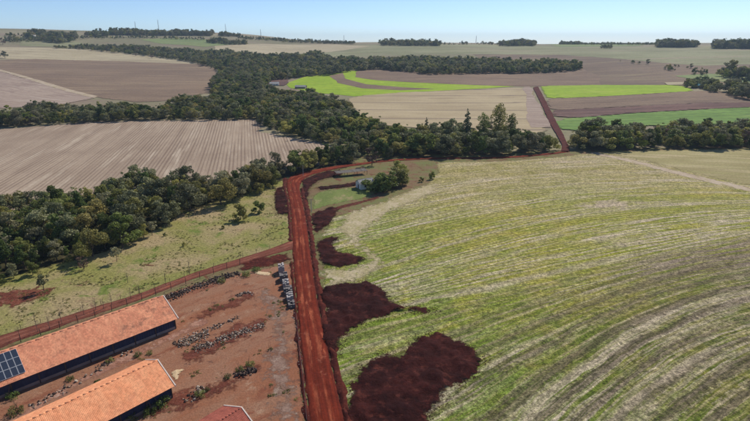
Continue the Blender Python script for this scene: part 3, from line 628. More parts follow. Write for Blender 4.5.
# solar panels on the near slope of the longest shed
def panel_mat():
    m = Mat('solar glass', 0.25, 0.5); X = m.xyz(m.pos)
    a = m.math('LESS_THAN', m.math('FRACT', m.math('DIVIDE', X[0], 0.17)), 0.06); b = m.math('LESS_THAN', m.math('FRACT', m.math('DIVIDE', X[1], 0.17)), 0.06)
    return m.done(m.mix(m.math('MAXIMUM', a, b), S(44, 52, 66), S(92, 100, 112)))
M['solar'] = panel_mat(); M['alu'] = plain('aluminium frame', S(206, 208, 208), 0.4, 0.05, 1.0, 0.5, 0.3)
def solar():
    half, ze, zr = 7.0, 3.3, 6.6; drop = (zr - ze) / half; tilt = math.atan(drop)
    pA = at(26, 372, 3.6); d = pA - shA.location; axA = Vector((math.cos(R(45.6)), math.sin(R(45.6)), 0)); xr = d.dot(axA)
    w_, l_ = 1.12, 2.2
    mg = MB(); mg.box(0.04, w_ - 0.04, 0.04, l_ - 0.04, 0.045, 0.052); gl = bpy.data.meshes.new('glass'); gl.from_pydata(mg.v, [], mg.f); gl.materials.append(M['solar'])
    mf = MB()
    for b in ((0, w_, 0, 0.045), (0, w_, l_ - 0.045, l_), (0, 0.045, 0.045, l_ - 0.045), (w_ - 0.045, w_, 0.045, l_ - 0.045)): mf.box(*b, 0, 0.055)
    fr = bpy.data.meshes.new('panel_frame'); fr.from_pydata(mf.v, [], mf.f); fr.materials.append(M['alu'])
    for i in range(14):
        for j in range(3):
            y = 0.55 + j * (l_ + 0.05) * math.cos(tilt)
            o = link_obj('solar_panel', fr, shA); o.location = (xr - (i + 1) * (w_ + 0.04), -y - l_ * math.cos(tilt), zr - drop * (y + l_ * math.cos(tilt)) + 0.16); o.rotation_euler = (tilt, 0, 0)
            link_obj('panel_glass', gl, o)
solar()

def cottage(loc, rz, lx, ly, ze, zr, wallm, roofm, label, wins=2, name='house', grp=None):
    """gabled house, ridge along local x"""
    t = empty(name, loc, rz); tag(t, label, 'house', grp)
    m = MB(); hx, hy = lx / 2, ly / 2
    m.add([(-hx, -hy, -.4), (hx, -hy, -.4), (hx, hy, -.4), (-hx, hy, -.4), (-hx, -hy, ze), (hx, -hy, ze), (hx, hy, ze), (-hx, hy, ze), (-hx, 0, zr - .08), (hx, 0, zr - .08)],
          [(0, 3, 2, 1), (0, 1, 5, 4), (2, 3, 7, 6), (1, 2, 6, 9, 5), (3, 0, 4, 8, 7), (4, 5, 9, 8), (6, 7, 8, 9)])
    m.build('wall', wallm, t)
    rf = empty('roof', (0, 0, 0)); rf.parent = t
    for s_ in (-1, 1):
        v, f = tiled_slope(-hx - .5, hx + .5, hy, ze + .06, zr + .06, s_, 0.5, 0.5, 1.0); link_mesh('roof_slope', v, f, roofm, rf)
    m = MB(); m.tube((-hx - .5, 0, zr + .05), (hx + .5, 0, zr + .05), .12, .12, 6); m.build('ridge_cap', roofm, rf, True)
    for s_ in (-1, 1):
        for i in range(wins):
            xx = -hx + lx * (i + 1) / (wins + 1); y0, y1 = sorted((s_ * (hy - .05), s_ * (hy + .03)))
            m = MB(); m.box(xx - .55, xx + .55, y0, y1, 1.0, 2.1); wn = m.build('window', M['trim'], t)
            y0, y1 = sorted((s_ * (hy + .01), s_ * (hy + .04))); m = MB(); m.box(xx - .45, xx + .45, y0, y1, 1.1, 2.0); m.build('pane', M['glass'], wn)
    m = MB(); m.box(-hx - .04, -hx + .02, -.5, .5, 0, 2.1); d = m.build('door', M['door'], t)
    m = MB(); m.box(-hx - .09, -hx - .045, .3, .36, .95, 1.1); m.build('handle', M['wire'], d)
    return t
def house_at(px, py, *a, **k):
    p = at(px, py); return cottage((p.x, p.y, H(p.x, p.y)), *a, **k)
house_at(365, 187.5, R(28), 7.5, 6, 2.8, 4.6, M['render'], M['greyroof'], 'small white walled cottage with grey roof beside the round trees')
house_at(274.5, 85.5, R(8), 14, 9, 3.2, 5.4, M['render'], M['greyroof'], 'pale grey roofed farmhouse beside the small red plot', wins=3)
house_at(301, 88.5, R(-12), 16, 8, 3.0, 4.8, M['dirtywall'], M['greyroof'], 'grey roofed farm building half hidden in the middle wood', wins=3)
house_at(700.5, 87.8, R(6), 20, 11, 4.0, 6.6, M['dirtywall'], M['tealroof'], 'farmhouse with a teal roof at the end of the lime strip', wins=3)
house_at(709, 86.8, R(-20), 9, 7, 3.2, 5.0, M['render'], M['greyroof'], 'small pale outbuilding right of the teal roof', wins=2)
house_at(31, 37.5, R(10), 26, 14, 5, 8, M['render'], M['greyroof'], 'tiny white farm building among the far left woods', wins=3)
# open shelter beside the cottage
def shelter():
    p = at(351, 175); t = empty('open_shelter', (p.x, p.y, 0), R(22)); tag(t, 'long low open shelter with grey sheet roof inside the road bend', 'shelter')
    for i in range(6):
        m = MB(); x0 = -9 + i * 3.0; m.add([(x0, -2.4, 2.2), (x0 + 2.92, -2.4, 2.2), (x0 + 2.92, 2.4, 2.5), (x0, 2.4, 2.5), (x0, -2.4, 2.26), (x0 + 2.92, -2.4, 2.26), (x0 + 2.92, 2.4, 2.56), (x0, 2.4, 2.56)],
                       [(0, 3, 2, 1), (4, 5, 6, 7), (0, 1, 5, 4), (1, 2, 6, 5), (2, 3, 7, 6), (3, 0, 4, 7)]); m.build('roof_sheet', M['oldroof'], t)
    for i in range(4):
        for y, h in ((-2.2, 2.2), (2.2, 2.47)):
            m = MB(); m.box(-.08, .08, -.08, .08, 0, h); m.build('post', M['wood'], t, loc=(-8.7 + i * 5.8, y, 0))
shelter()

# ------------------------------------------------------------------ fences and posts
def fence(name, px, spacing, height, label, wires=3, tilt=0.05, seed=1, rad=0.09, cat='fence'):
    rnd = random.Random(seed); P = [at(*q) for q in px]; t = empty(name, (P[0].x, P[0].y, 0)); tag(t, label, cat)
    pts = []
    for i in range(len(P) - 1):
        n = max(1, int((P[i + 1] - P[i]).length / spacing)); pts += [P[i].lerp(P[i + 1], k / n) for k in range(n)]
    pts.append(P[-1]); m = MB(); m.tube((0, 0, -.3), (0, 0, height), rad, rad * .85, 6)
    me = bpy.data.meshes.new('post'); me.from_pydata(m.v, [], m.f); me.materials.append(M['wood'])
    for p in pts:
        o = link_obj('post', me, t, (p.x - P[0].x, p.y - P[0].y, H(p.x, p.y)), rnd.uniform(0, 3)); o.rotation_euler = (rnd.uniform(-tilt, tilt), rnd.uniform(-tilt, tilt), rnd.uniform(0, 3)); o.scale = (1, 1, rnd.uniform(.85, 1.12))
    for w_ in range(wires):
        m = MB(); z = height * (w_ + 1) / (wires + .5)
        for a, b in zip(pts[:-1], pts[1:]):
            m.tube((a.x - P[0].x, a.y - P[0].y, H(a.x, a.y) + z), (b.x - P[0].x, b.y - P[0].y, H(b.x, b.y) + z), .012, .012, 3)
        m.build('wire', M['wire'], t)
fence('post_fence', [(-30, 360), (0, 349.5), (60, 328.5), (112, 311), (156, 295), (200, 278.5), (240, 265)], 3.6, 2.3, 'tall wire fence of thin posts just behind the longest shed')
fence('lane_fence', [(-30, 346), (0, 335), (60, 317), (139, 293.5), (198, 271), (243, 257), (282, 244.5)], 4.4, 1.3, 'low pasture fence along the far side of the lane', seed=2, rad=0.06)
fence('yard_fence', [(296, 316), (299.5, 352), (303, 378), (307, 424)], 4.0, 1.2, 'low wire fence between farmyard and road', seed=3, rad=0.06)
def utility_pole(px, py, h, label):
    p = at(px, py); t = empty('utility_pole', (p.x, p.y, H(p.x, p.y))); tag(t, label, 'pole', 'poles by the road bend')
    m = MB(); m.tube((0, 0, -.5), (0, 0, h), .16, .11, 8); m.build('pole', M['concrete'], t)
    m = MB(); m.box(-.9, .9, -.06, .06, h - .5, h - .38); m.build('crossarm', M['wood'], t)
    for x in (-.75, 0, .75):
        m = MB(); m.tube((x, 0, h - .38), (x, 0, h - .2), .05, .04, 6); m.build('insulator', M['render'], t)
utility_pole(303.3, 176.5, 6.5, 'thin grey pole at the road bend')
utility_pole(311.5, 212, 6.0, 'thin grey pole beside the garden path')
def mast(px, py, h, label):
    p = at(px, py); t = empty('radio_mast', (p.x, p.y, H(p.x, p.y) - 1)); tag(t, label, 'mast', 'masts on the skyline')
    for k in range(3):
        a = 2 * math.pi * k / 3; m = MB(); m.tube((2.2 * math.cos(a), 2.2 * math.sin(a), 0), (.5 * math.cos(a), .5 * math.sin(a), h), .3, .22, 5); m.build('leg', M['wire'], t)
    m = MB(); n = 10
    for i in range(n):
        z0 = h * i / n; z1 = h * (i + 1) / n; r0 = 2.2 - 1.7 * i / n; r1 = 2.2 - 1.7 * (i + 1) / n
        for k in range(3):
            a = 2 * math.pi * k / 3; b = 2 * math.pi * (k + 1) / 3
            m.tube((r0 * math.cos(a), r0 * math.sin(a), z0), (r1 * math.cos(b), r1 * math.sin(b), z1), .14, .14, 4)
    m.build('lattice', M['wire'], t)
for x, y, h, l in ((136, 31, 42, 'left lattice mast on the far left ridge'), (159, 31, 50, 'taller lattice mast on the far left ridge'), (226, 33, 38, 'lattice mast at the right end of the left ridge'),
                   (261, 38, 34, 'lone lattice mast on the slope right of the left ridge'), (344, 41, 30, 'lattice mast at the middle of the skyline'), (476, 42, 30, 'small lattice mast right of the middle skyline trees')):
    mast(x, y, h, l)

# ------------------------------------------------------------------ rubble, stacks, sand
def stone_mat(name, a, b):
    m = Mat(name); n = m.noise(m.pos, 0.8, 5, 0.7); nf = m.noise(m.pos, 6, 3)
    return m.done(m.gain(m.mix(m.step(n, 0.4, 0.6), a, b), nf, .8, 1.2))
M['stone'] = stone_mat('grey rubble', S(148, 124, 104), S(100, 82, 70)); M['stone2'] = stone_mat('pale rubble', S(194, 178, 160), S(156, 136, 118))
M['darkrubble'] = stone_mat('dark rubble', S(84, 70, 64), S(58, 48, 45))
def rubble(px, label, n, width, seed, mats, smin=.12, smax=.34, grp='rows of rubble in the farmyard', heap=0.35):
    rnd = random.Random(seed); P = [at(*q) for q in px]; t = empty('rubble_row', (P[0].x, P[0].y, 0)); tag(t, label, 'rubble', grp)
    ico = bmesh.new(); bmesh.ops.create_icosphere(ico, subdivisions=1, radius=1); iv = [v.co.copy() for v in ico.verts]; jf = [tuple(v.index for v in f.verts) for f in ico.faces]; ico.free()
    L_ = [0]
    for a, b in zip(P[:-1], P[1:]): L_.append(L_[-1] + (b - a).length)
    for mk, (mat, frac) in enumerate(mats):
        m = MB()
        for _ in range(int(n * frac)):
            s_ = rnd.uniform(0, L_[-1]); i = max(j for j in range(len(P) - 1) if L_[j] <= s_); q = P[i].lerp(P[i + 1], (s_ - L_[i]) / (L_[i + 1] - L_[i])); d = (P[i + 1] - P[i]).normalized()
            o = rnd.gauss(0, .35); clump = 0.5 + mnoise.noise(Vector((s_ / 3.5, seed, 0)))
            if rnd.random() > clump + .35: continue
            q = q + Vector((-d.y, d.x, 0)) * o * width; sz = rnd.uniform(smin, smax) * rnd.uniform(.6, 1.2)
            rot = Matrix.Rotation(rnd.uniform(0, 6.3), 3, Vector((rnd.random(), rnd.random(), rnd.random() + .1)).normalized()); sc = Vector((sz, sz * rnd.uniform(.5, 1), sz * rnd.uniform(.4, .8)))
            z = max(0, heap * (1 - abs(o) * 1.3)) * rnd.random() + sz * .15
            m.add([rot @ Vector((v.x * sc.x * rnd.uniform(.8, 1.15), v.y * sc.y, v.z * sc.z)) + Vector((q.x - P[0].x, q.y - P[0].y, z)) for v in iv], jf)
        o = m.build(('stones', 'pale_stones', 'dark_stones')[mk], mat, t); o['kind'] = 'stuff'
SM = [(M['stone'], .5), (M['stone2'], .4), (M['darkrubble'], .25)]
rubble([(194, 350), (215, 343), (240, 333), (264, 325)], 'longest row of dumped grey rubble across the middle of the yard', 700, 2.6, 1, SM)
rubble([(176, 346), (190, 340), (208, 333)], 'short rubble row left of the longest row', 420, 3.0, 2, SM)
rubble([(205, 332), (225, 323), (240, 317)], 'thin low rubble line above the longest row', 110, 1.6, 3, SM, .15, .35)
rubble([(236, 296), (246, 293), (254, 295)], 'small rubble heap near the top of the yard', 90, 1.6, 4, SM, .15, .35)
rubble([(166, 299), (190, 289), (215, 280), (240, 273)], 'dark rubble band along the fence right of the longest shed', 1000, 3.2, 5, [(M['darkrubble'], .7), (M['stone2'], .14), (M['stone'], .3)], .14, .38)
rubble([(236, 377), (248, 372), (256, 370)], 'small dark heap of debris among weeds in the lower yard', 110, 1.8, 6, [(M['darkrubble'], .7), (M['stone'], .3)], .25, .6)
rubble([(293, 305), (297, 330), (302, 372), (307, 420)], 'stones scattered along the yard edge by the road', 120, 1.2, 7, SM, .1, .26, heap=.1)
rubble([(30, 408), (70, 386), (110, 362), (136, 348)], 'scattered stones along the track between the long sheds', 120, 2.0, 8, SM, .15, .4, heap=.2)
rubble([(186, 402), (204, 388)], 'few stones beside the orange tiled shed', 40, 2.0, 9, SM, .2, .5, heap=.2)

def block_stack(pos, rz, nx_, ny_, layers, label, mat):
    rnd = random.Random(label); t = empty('block_stack', (pos.x, pos.y, 0.02), rz); tag(t, label, 'stack', 'stacks along the yard edge by the road')
    m = MB()
    for k in range(3): m.box(-nx_ * .3, nx_ * .3, (k - 1) * ny_ * .26 - .06, (k - 1) * ny_ * .26 + .06, 0, .12)
    m.build('pallet', M['wood'], t)
    bm_ = MB(); bm_.box(-.29, .29, -.27, .27, 0, .33); me = bpy.data.meshes.new('block'); me.from_pydata(bm_.v, [], bm_.f); me.materials.append(mat)
    for l in range(layers):
        for i in range(nx_):
            for j in range(ny_):
                if l >= layers - 2 and rnd.random() < (.55 if l == layers - 1 else .2): continue
                o = link_obj('block', me, t, ((i - (nx_ - 1) / 2) * .62 + rnd.uniform(-.03, .03), (j - (ny_ - 1) / 2) * .58 + rnd.uniform(-.03, .03), .12 + l * .345)); o.rotation_euler = (0, 0, rnd.uniform(-.08, .08))
M['block'] = stone_mat('pale concrete blocks', S(186, 178, 172), S(150, 142, 138)); M['block2'] = stone_mat('grey stained blocks', S(136, 128, 124), S(92, 86, 84))
ST = [(281.5, 272.5, 3, 5, 8, 'tallest palest stack of concrete blocks at the yard corner', 'block'), (283.8, 280, 4, 5, 6, 'second stack of blocks from the yard corner', 'block2'), (286, 286.5, 3, 5, 6, 'third stack of blocks from the yard corner', 'block'),
      (288.2, 293, 4, 5, 5, 'fourth stack of blocks from the yard corner', 'block2'), (290, 299.5, 3, 5, 5, 'fifth stack of blocks from the yard corner', 'block'), (291.5, 306, 3, 5, 3, 'lowest stack of blocks nearest the camera by the road', 'block2')]
for x, y, a, b, l, lab, mt in ST: block_stack(at(x, y), R(14), a, b, l, lab, M[mt])
def sand(px, label, amp):
    sheet('sand_patch', px, 0.06, M['sand'], label, grid=.5, jit=.4, step=.6, relief=lambda x, y, d: amp * min(1, d / 1.5) * (0.7 + .5 * mnoise.noise(Vector((x, y, 0)))), cat='sand', kind='stuff', rag=(.8, 1.2))
sand([(252, 272.5), (258, 271), (272, 272.5), (270, 276), (260, 275.5)], 'pale strip of spilled sand near the yard corner', .2)
sand([(170, 373), (176, 369.5), (184, 368.5), (186, 371), (180, 374.5), (178, 380), (176, 386)], 'pale sand heap at the end of the orange tiled shed', .5)


# ------------------------------------------------------------------ trees
def leaf_mat(name, a, b, c, trans=0.25):
    m = Mat(name, 0.6, 0.25)
    oi = m.n('ShaderNodeObjectInfo'); n = m.noise(m.pos, 0.55, 4, 0.6); n2 = m.noise(m.pos, 3.0, 2)
    geo = m.n('ShaderNodeNewGeometry')
    col = m.mix(m.step(n, 0.38, 0.62), a, b); col = m.mix(m.math('MULTIPLY', m.step(oi.outputs['Random'], 0.3, 1.0), 0.95), col, c); col = m.gain(col, m.math('FRACT', m.math('MULTIPLY', oi.outputs['Random'], 7.31)), .72, 1.25)
    col = m.gain(col, geo.outputs['Random Per Island'], 0.62, 1.4); col = m.gain(col, n2, .85, 1.15)
    m.done(col)
    tr = m.n('ShaderNodeBsdfTranslucent'); m.L(col, tr.inputs[0]); mx = m.n('ShaderNodeMixShader'); mx.inputs[0].default_value = trans
    m.L(m.b.outputs[0], mx.inputs[1]); m.L(tr.outputs[0], mx.inputs[2]); m.L(mx.outputs[0], m.out.inputs[0]); return m.m
M['leaf'] = leaf_mat('dark forest leaves', S(120, 130, 64), S(102, 112, 56), S(172, 164, 90), .4)
M['leaf2'] = leaf_mat('grey green leaves', S(138, 138, 96), S(120, 122, 84), S(152, 146, 110), .3)
M['leafo'] = leaf_mat('olive leaves', S(138, 134, 70), S(118, 118, 62), S(160, 146, 86), .38); M['leafd'] = leaf_mat('deep green leaves', S(98, 114, 54), S(82, 98, 48), S(118, 130, 64), .34)
M['leafy'] = leaf_mat('yellow green leaves', S(146, 152, 44), S(126, 138, 40), S(150, 150, 60))
M['leafc'] = leaf_mat('conifer needles', S(82, 94, 64), S(70, 84, 56), S(90, 100, 68), .2)
M['leafr'] = leaf_mat('reddish dry foliage', S(110, 82, 72), S(98, 76, 62), S(120, 96, 78), .15)
M['weed'] = leaf_mat('weed leaves', S(104, 122, 56), S(86, 104, 50), S(130, 132, 72))
M['tuft'] = leaf_mat('grass blades', S(138, 136, 74), S(112, 120, 58), S(172, 158, 108), .3)
M['bark'] = plain('bark', S(96, 84, 72), 0.95, 0.3, 2.0)
M['twig'] = plain('bare twigs', S(118, 102, 92), 0.95, 0.25, 2.0)

def crown_mesh(name, seed, mat, R0=3.6, Hc=7.0, z0=1.6, blobs=13, leaves=1500, size=.55, shape='broad'):
    rnd = np.random.RandomState(seed); B = []
    for k in range(blobs):
        if shape == 'broad':
            th = rnd.uniform(0, 2 * math.pi); rr = R0 * .85 * math.sqrt(rnd.uniform(0, 1)); zz = rnd.uniform(.1, 1.0)
            rad = R0 * rnd.uniform(.2, .46) * (1.1 - .4 * zz); rr *= math.sqrt(max(.12, 1 - (zz * 1.05 - .25) ** 2))
            B.append((rr * math.cos(th), rr * math.sin(th), z0 + Hc * zz, rad))
        elif shape == 'cone':
            zz = (k + .5) / blobs; rmax = R0 * (1 - zz) ** .75 + .3; th = k * 2.4
            B.append((rmax * .45 * math.cos(th), rmax * .45 * math.sin(th), z0 + Hc * zz, rmax * .72))
        elif shape == 'column':
            zz = (k + .5) / blobs; rmax = R0 * (.55 + .45 * math.sin(math.pi * min(1, zz * 1.05))) * rnd.uniform(.7, 1.1); th = k * 2.4 + rnd.uniform(-.5, .5)
            B.append((rmax * .5 * math.cos(th), rmax * .5 * math.sin(th), z0 + Hc * zz, rmax * .68))
    B = np.array(B); wgt = B[:, 3] ** 2; wgt /= wgt.sum()
    idx = rnd.choice(len(B), leaves, p=wgt); d = rnd.normal(size=(leaves, 3)); d /= np.linalg.norm(d, axis=1)[:, None]; d[:, 2] = d[:, 2] * .9 + .1
    rad = B[idx, 3] * (0.62 + .46 * rnd.uniform(0, 1, leaves) ** .6)
    C = B[idx, :3] + d * rad[:, None] * np.array([1, 1, .85])
    nrm = d * .8 + rnd.normal(size=(leaves, 3)) * .55; nrm /= np.linalg.norm(nrm, axis=1)[:, None]
    u = np.cross(nrm, rnd.normal(size=(leaves, 3))); u /= np.linalg.norm(u, axis=1)[:, None]; v = np.cross(nrm, u)
    s_ = size * rnd.uniform(.55, 1.25, leaves)[:, None] * .5
    q = [C + u * s_ * 1.25, C + v * s_ * .8 + u * s_ * .1, C - u * s_ * 1.2, C - v * s_ * .85]
    vs = np.stack(q, 1).reshape(-1, 3); me = bpy.data.meshes.new(name)
    me.from_pydata(vs.tolist(), [], [(4 * i, 4 * i + 1, 4 * i + 2, 4 * i + 3) for i in range(leaves)]); me.materials.append(mat); me.update(); return me
def trunk_mesh(name, seed, h, r, limbs=5, spread=2.0, mat=None):
    rnd = random.Random(seed); m = MB(); p = Vector((0, 0, -.4)); pts = [p]
    for k in range(4): pts.append(Vector((rnd.uniform(-.18, .18) * (k + 1), rnd.uniform(-.18, .18) * (k + 1), h * (k + 1) / 4)))
    for k in range(4): m.tube(pts[k], pts[k + 1], r * (1 - .2 * k), r * (1 - .2 * (k + 1)), 7)
    for k in range(limbs):
        a = k * 2.4 + rnd.uniform(-.4, .4); b = pts[2 + k % 3]; e = b + Vector((math.cos(a) * spread, math.sin(a) * spread, rnd.uniform(.8, 2.0))); mid = b.lerp(e, .5) + Vector((0, 0, .3))
        m.tube(b, mid, r * .45, r * .32, 5); m.tube(mid, e, r * .32, r * .12, 5)
    me = bpy.data.meshes.new(name); me.from_pydata(m.v, [], m.f); me.materials.append(mat or M['bark']); me.update(); return me
KIND = {}
for k in range(6):
    KIND['broad%d' % k] = (crown_mesh('crown', 10 + k, M[('leaf', 'leafo', 'leaf', 'leafd', 'leaf2', 'leaf2')[k]], (3.3, 4.4, 3.8, 2.7, 4.2, 3.6)[k], (6.4, 5.8, 7.4, 8.6, 6.2, 7.2)[k], (1.3, 2.0, 1.3, 1.0, 1.8, 1.3)[k], 13 + 2 * k, 3400, .38), trunk_mesh('trunk', k, 5.0, .24), (9.0, 9.3, 9.8, 10.6, 9.2, 9.6)[k])
KIND['cone'] = (crown_mesh('crown', 31, M['leafc'], 2.6, 14, 2.0, 14, 2200, .5, 'cone'), trunk_mesh('trunk', 31, 13, .26, 4, 1.0), 16.5)
KIND['column'] = (crown_mesh('crown', 32, M['leaf'], 3.2, 13.0, 3.4, 15, 2000, .5, 'column'), trunk_mesh('trunk', 32, 12, .3, 5, 1.5), 16.5)
KIND['yellow'] = (crown_mesh('crown', 33, M['leafy'], 3.0, 6.0, 1.5, 12, 1800, .45), trunk_mesh('trunk', 33, 5, .2), 8.4)
KIND['dry'] = (crown_mesh('crown', 34, M['leafr'], 3.2, 5.4, 1.6, 13, 1000, .36), trunk_mesh('trunk', 34, 5, .2, 8, 2.2), 8.0)
KIND['open'] = (crown_mesh('crown', 35, M['leaf2'], 3.4, 5.0, 2.6, 10, 700, .5), trunk_mesh('trunk', 35, 5.5, .16, 7, 2.3), 8.6)
KIND['bush'] = (crown_mesh('crown', 36, M['leaf'], 1.9, 2.7, 0.1, 15, 1800, .24), trunk_mesh('trunk', 36, 1.6, .1, 5, .8), 3.0)
KIND['weed'] = (crown_mesh('crown', 37, M['weed'], 1.1, 0.9, 0.0, 12, 700, .15), trunk_mesh('trunk', 37, .8, .05, 5, .6), 1.2)
KIND['round'] = (crown_mesh('crown', 38, M['leaf'], 4.0, 6.6, 0.6, 20, 3000, .5), trunk_mesh('trunk', 38, 4.5, .3), 8.2)
def tree(kind, p, h, rz, label, group, name='tree', cat='tree', fat=1.0):
    cr, tk, h0 = KIND[kind]; s_ = h / h0
    t = empty(name, (p[0], p[1], H(p[0], p[1]) + 0.01), rz, (s_ * fat, s_ * fat, s_)); tag(t, label, cat, group)
    link_obj('trunk', tk, t); link_obj('crown', cr, t); return t
rnd = random.Random(7)
def scatter(px, spacing, hh, seed, ground=False):
    """tree positions inside an outline of the canopy in the photo, set back to the ground"""
    poly = [tuple(at(x, y, hh)[:2]) for x, y in px]; A = np.array(poly); lo = A.min(0); hi = A.max(0); r_ = random.Random(seed); out = []
    G = []
    nyy = int((hi[1] - lo[1]) / (spacing * .87)) + 1; nxx = int((hi[0] - lo[0]) / spacing) + 1
    for j in range(nyy + 1):
        for i in range(nxx + 1):
            G.append((lo[0] + (i + .5 * (j % 2)) * spacing + r_.uniform(-.36, .36) * spacing, lo[1] + j * spacing * .87 + r_.uniform(-.36, .36) * spacing))
    G = np.array(G); return [tuple(g) for g in G[in_poly(G, poly)]]
F1 = [(-60, 204), (0, 196), (28, 191), (66, 191), (95, 181), (142, 171), (180, 175), (220, 177), (240, 166), (262, 163), (290, 155), (321, 148), (345, 144), (362, 148), (350, 151), (318, 156), (298, 160), (282, 166), (262, 177), (232, 185), (200, 193), (172, 205), (152, 217), (118, 229), (80, 240), (40, 252), (0, 259), (-60, 275)]
F2a = [(-60, 116), (0, 111), (33, 106), (70, 103), (97, 100), (133, 103), (150, 105), (190, 98), (213, 97), (213, 76), (222, 70), (240, 60), (262, 66), (276, 74), (268, 80), (262, 88), (285, 90), (308, 91), (327, 96), (346, 102), (350, 112), (373, 121), (411, 126), (468, 129), (500, 129), (537, 132), (560, 137), (556, 143), (530, 143), (480, 145), (437, 146), (400, 148), (384, 148), (366, 143), (345, 137), (292, 126), (265, 120), (256, 111), (220, 112), (142, 112), (71, 115), (0, 118), (-60, 124)]
F2b = [(569, 137), (594, 127), (643, 127), (693, 125), (750, 122), (830, 120), (830, 136), (750, 137), (651, 137), (594, 140), (573, 141)]
F3 = [(222, 54), (250, 55.5), (278, 56), (289, 56), (301, 56), (316, 52), (339, 59), (392, 60), (426, 57), (468, 59), (500, 60), (529, 61), (552, 59.5), (581, 62), (581, 67), (548, 69.5), (500, 70), (430, 71), (411, 69), (377, 66), (346, 68.5), (329, 71.5), (305, 73), (284, 76), (266, 77), (245, 68), (225, 62)]
F4 = [(77, 44), (133, 46), (187, 48.5), (227, 52), (262, 56), (250, 68), (224, 70), (206, 63), (187, 58.5), (157, 54), (120, 50.5), (77, 46.5)]
stuffpts = {}
def seen_size(p): return -math.hypot(p[0], p[1])
near_pts = []
CLEAR = [(at(274.5, 87), 24), (at(301, 89), 16), (at(283, 82), 26)]
ROADG = [(Vector(at(*a)) + Vector(at(*b))) / 2 for a, b in zip(RL, RR)]
def clear_road(p, d=5.5):
    q = np.array([[p[0], p[1]]]); return all(edge_dist(q, [tuple(a[:2]), tuple(b[:2])])[0] > d for a, b in zip(ROADG[:-1], ROADG[1:]))
def ok(p): return clear_road(p) and all(math.hypot(p[0] - c.x, p[1] - c.y) > r_ for c, r_ in CLEAR)
P1 = [p for p in scatter(F1, 6.0, 8, 1) if clear_road(p)]; P2a = [p for p in scatter(F2a, 6.4, 8, 2) if ok(p)]; P2b = [p for p in scatter(F2b, 6.2, 8, 3) if clear_road(p)]; P3 = scatter(F3, 8.5, 7, 4); P4 = scatter(F4, 9.5, 7, 5)
print('trees', len(P1), len(P2a), len(P2b), len(P3), len(P4))
P1.sort(key=lambda p: -seen_size(p))
rest1 = P1[270:]; P1 = P1[:270]
bkinds = ['broad%d' % k for k in range(6)]; mixk = bkinds * 4 + ['open', 'dry', 'open', 'yellow']
def f1_label(p, k, h):
    size = 'very tall' if h > 12.6 else 'tall' if h > 10.4 else 'low' if h < 7.2 else 'middling'; tone = 'grey green' if k in ('broad4', 'broad5') else 'olive' if k == 'broad1' else 'slender dark green' if k == 'broad3' else 'sparse grey' if k == 'open' else 'dark green'
    q = np.array([p]); d = edge_dist(q, F1G)[0]; g = at(120, 300); row = 'on the edge' if d < 4.5 else 'just inside' if d < 11 else 'deep inside'
    return '%s %s tree %s near wood %s' % (size, tone, row, f1_zone(p))
F1G = [tuple(at(x, y, 8)[:2]) for x, y in F1]
def f1_zone(p):
    u = 375 + 500 * p[0] / max(1, p[1] * CP + (CAM_Z - 6) * SP)
    if u < 25: return 'by the left edge'
    if u < 60: return 'above the red soil'
    if u < 95: return 'above the purplish bush'
    if u < 130: return 'around the yellowish trees'
    if u < 170: return 'above the thin lone tree'
    if u < 210: return 'behind the pasture'
    if u < 270: return 'above two pasture bushes'
    return 'behind the road bend'
for p in P1:
    k = bkinds[int(rnd.random() ** .8 * 6) % 6]; h_ = 9.6 * rnd.uniform(.5, 1.5); k = 'open' if rnd.random() < .06 else k
    tree(k, p, h_, rnd.uniform(0, 6.3), f1_label(p, k, h_), 'trees of the near wooded belt', fat=rnd.uniform(.9, 1.2))
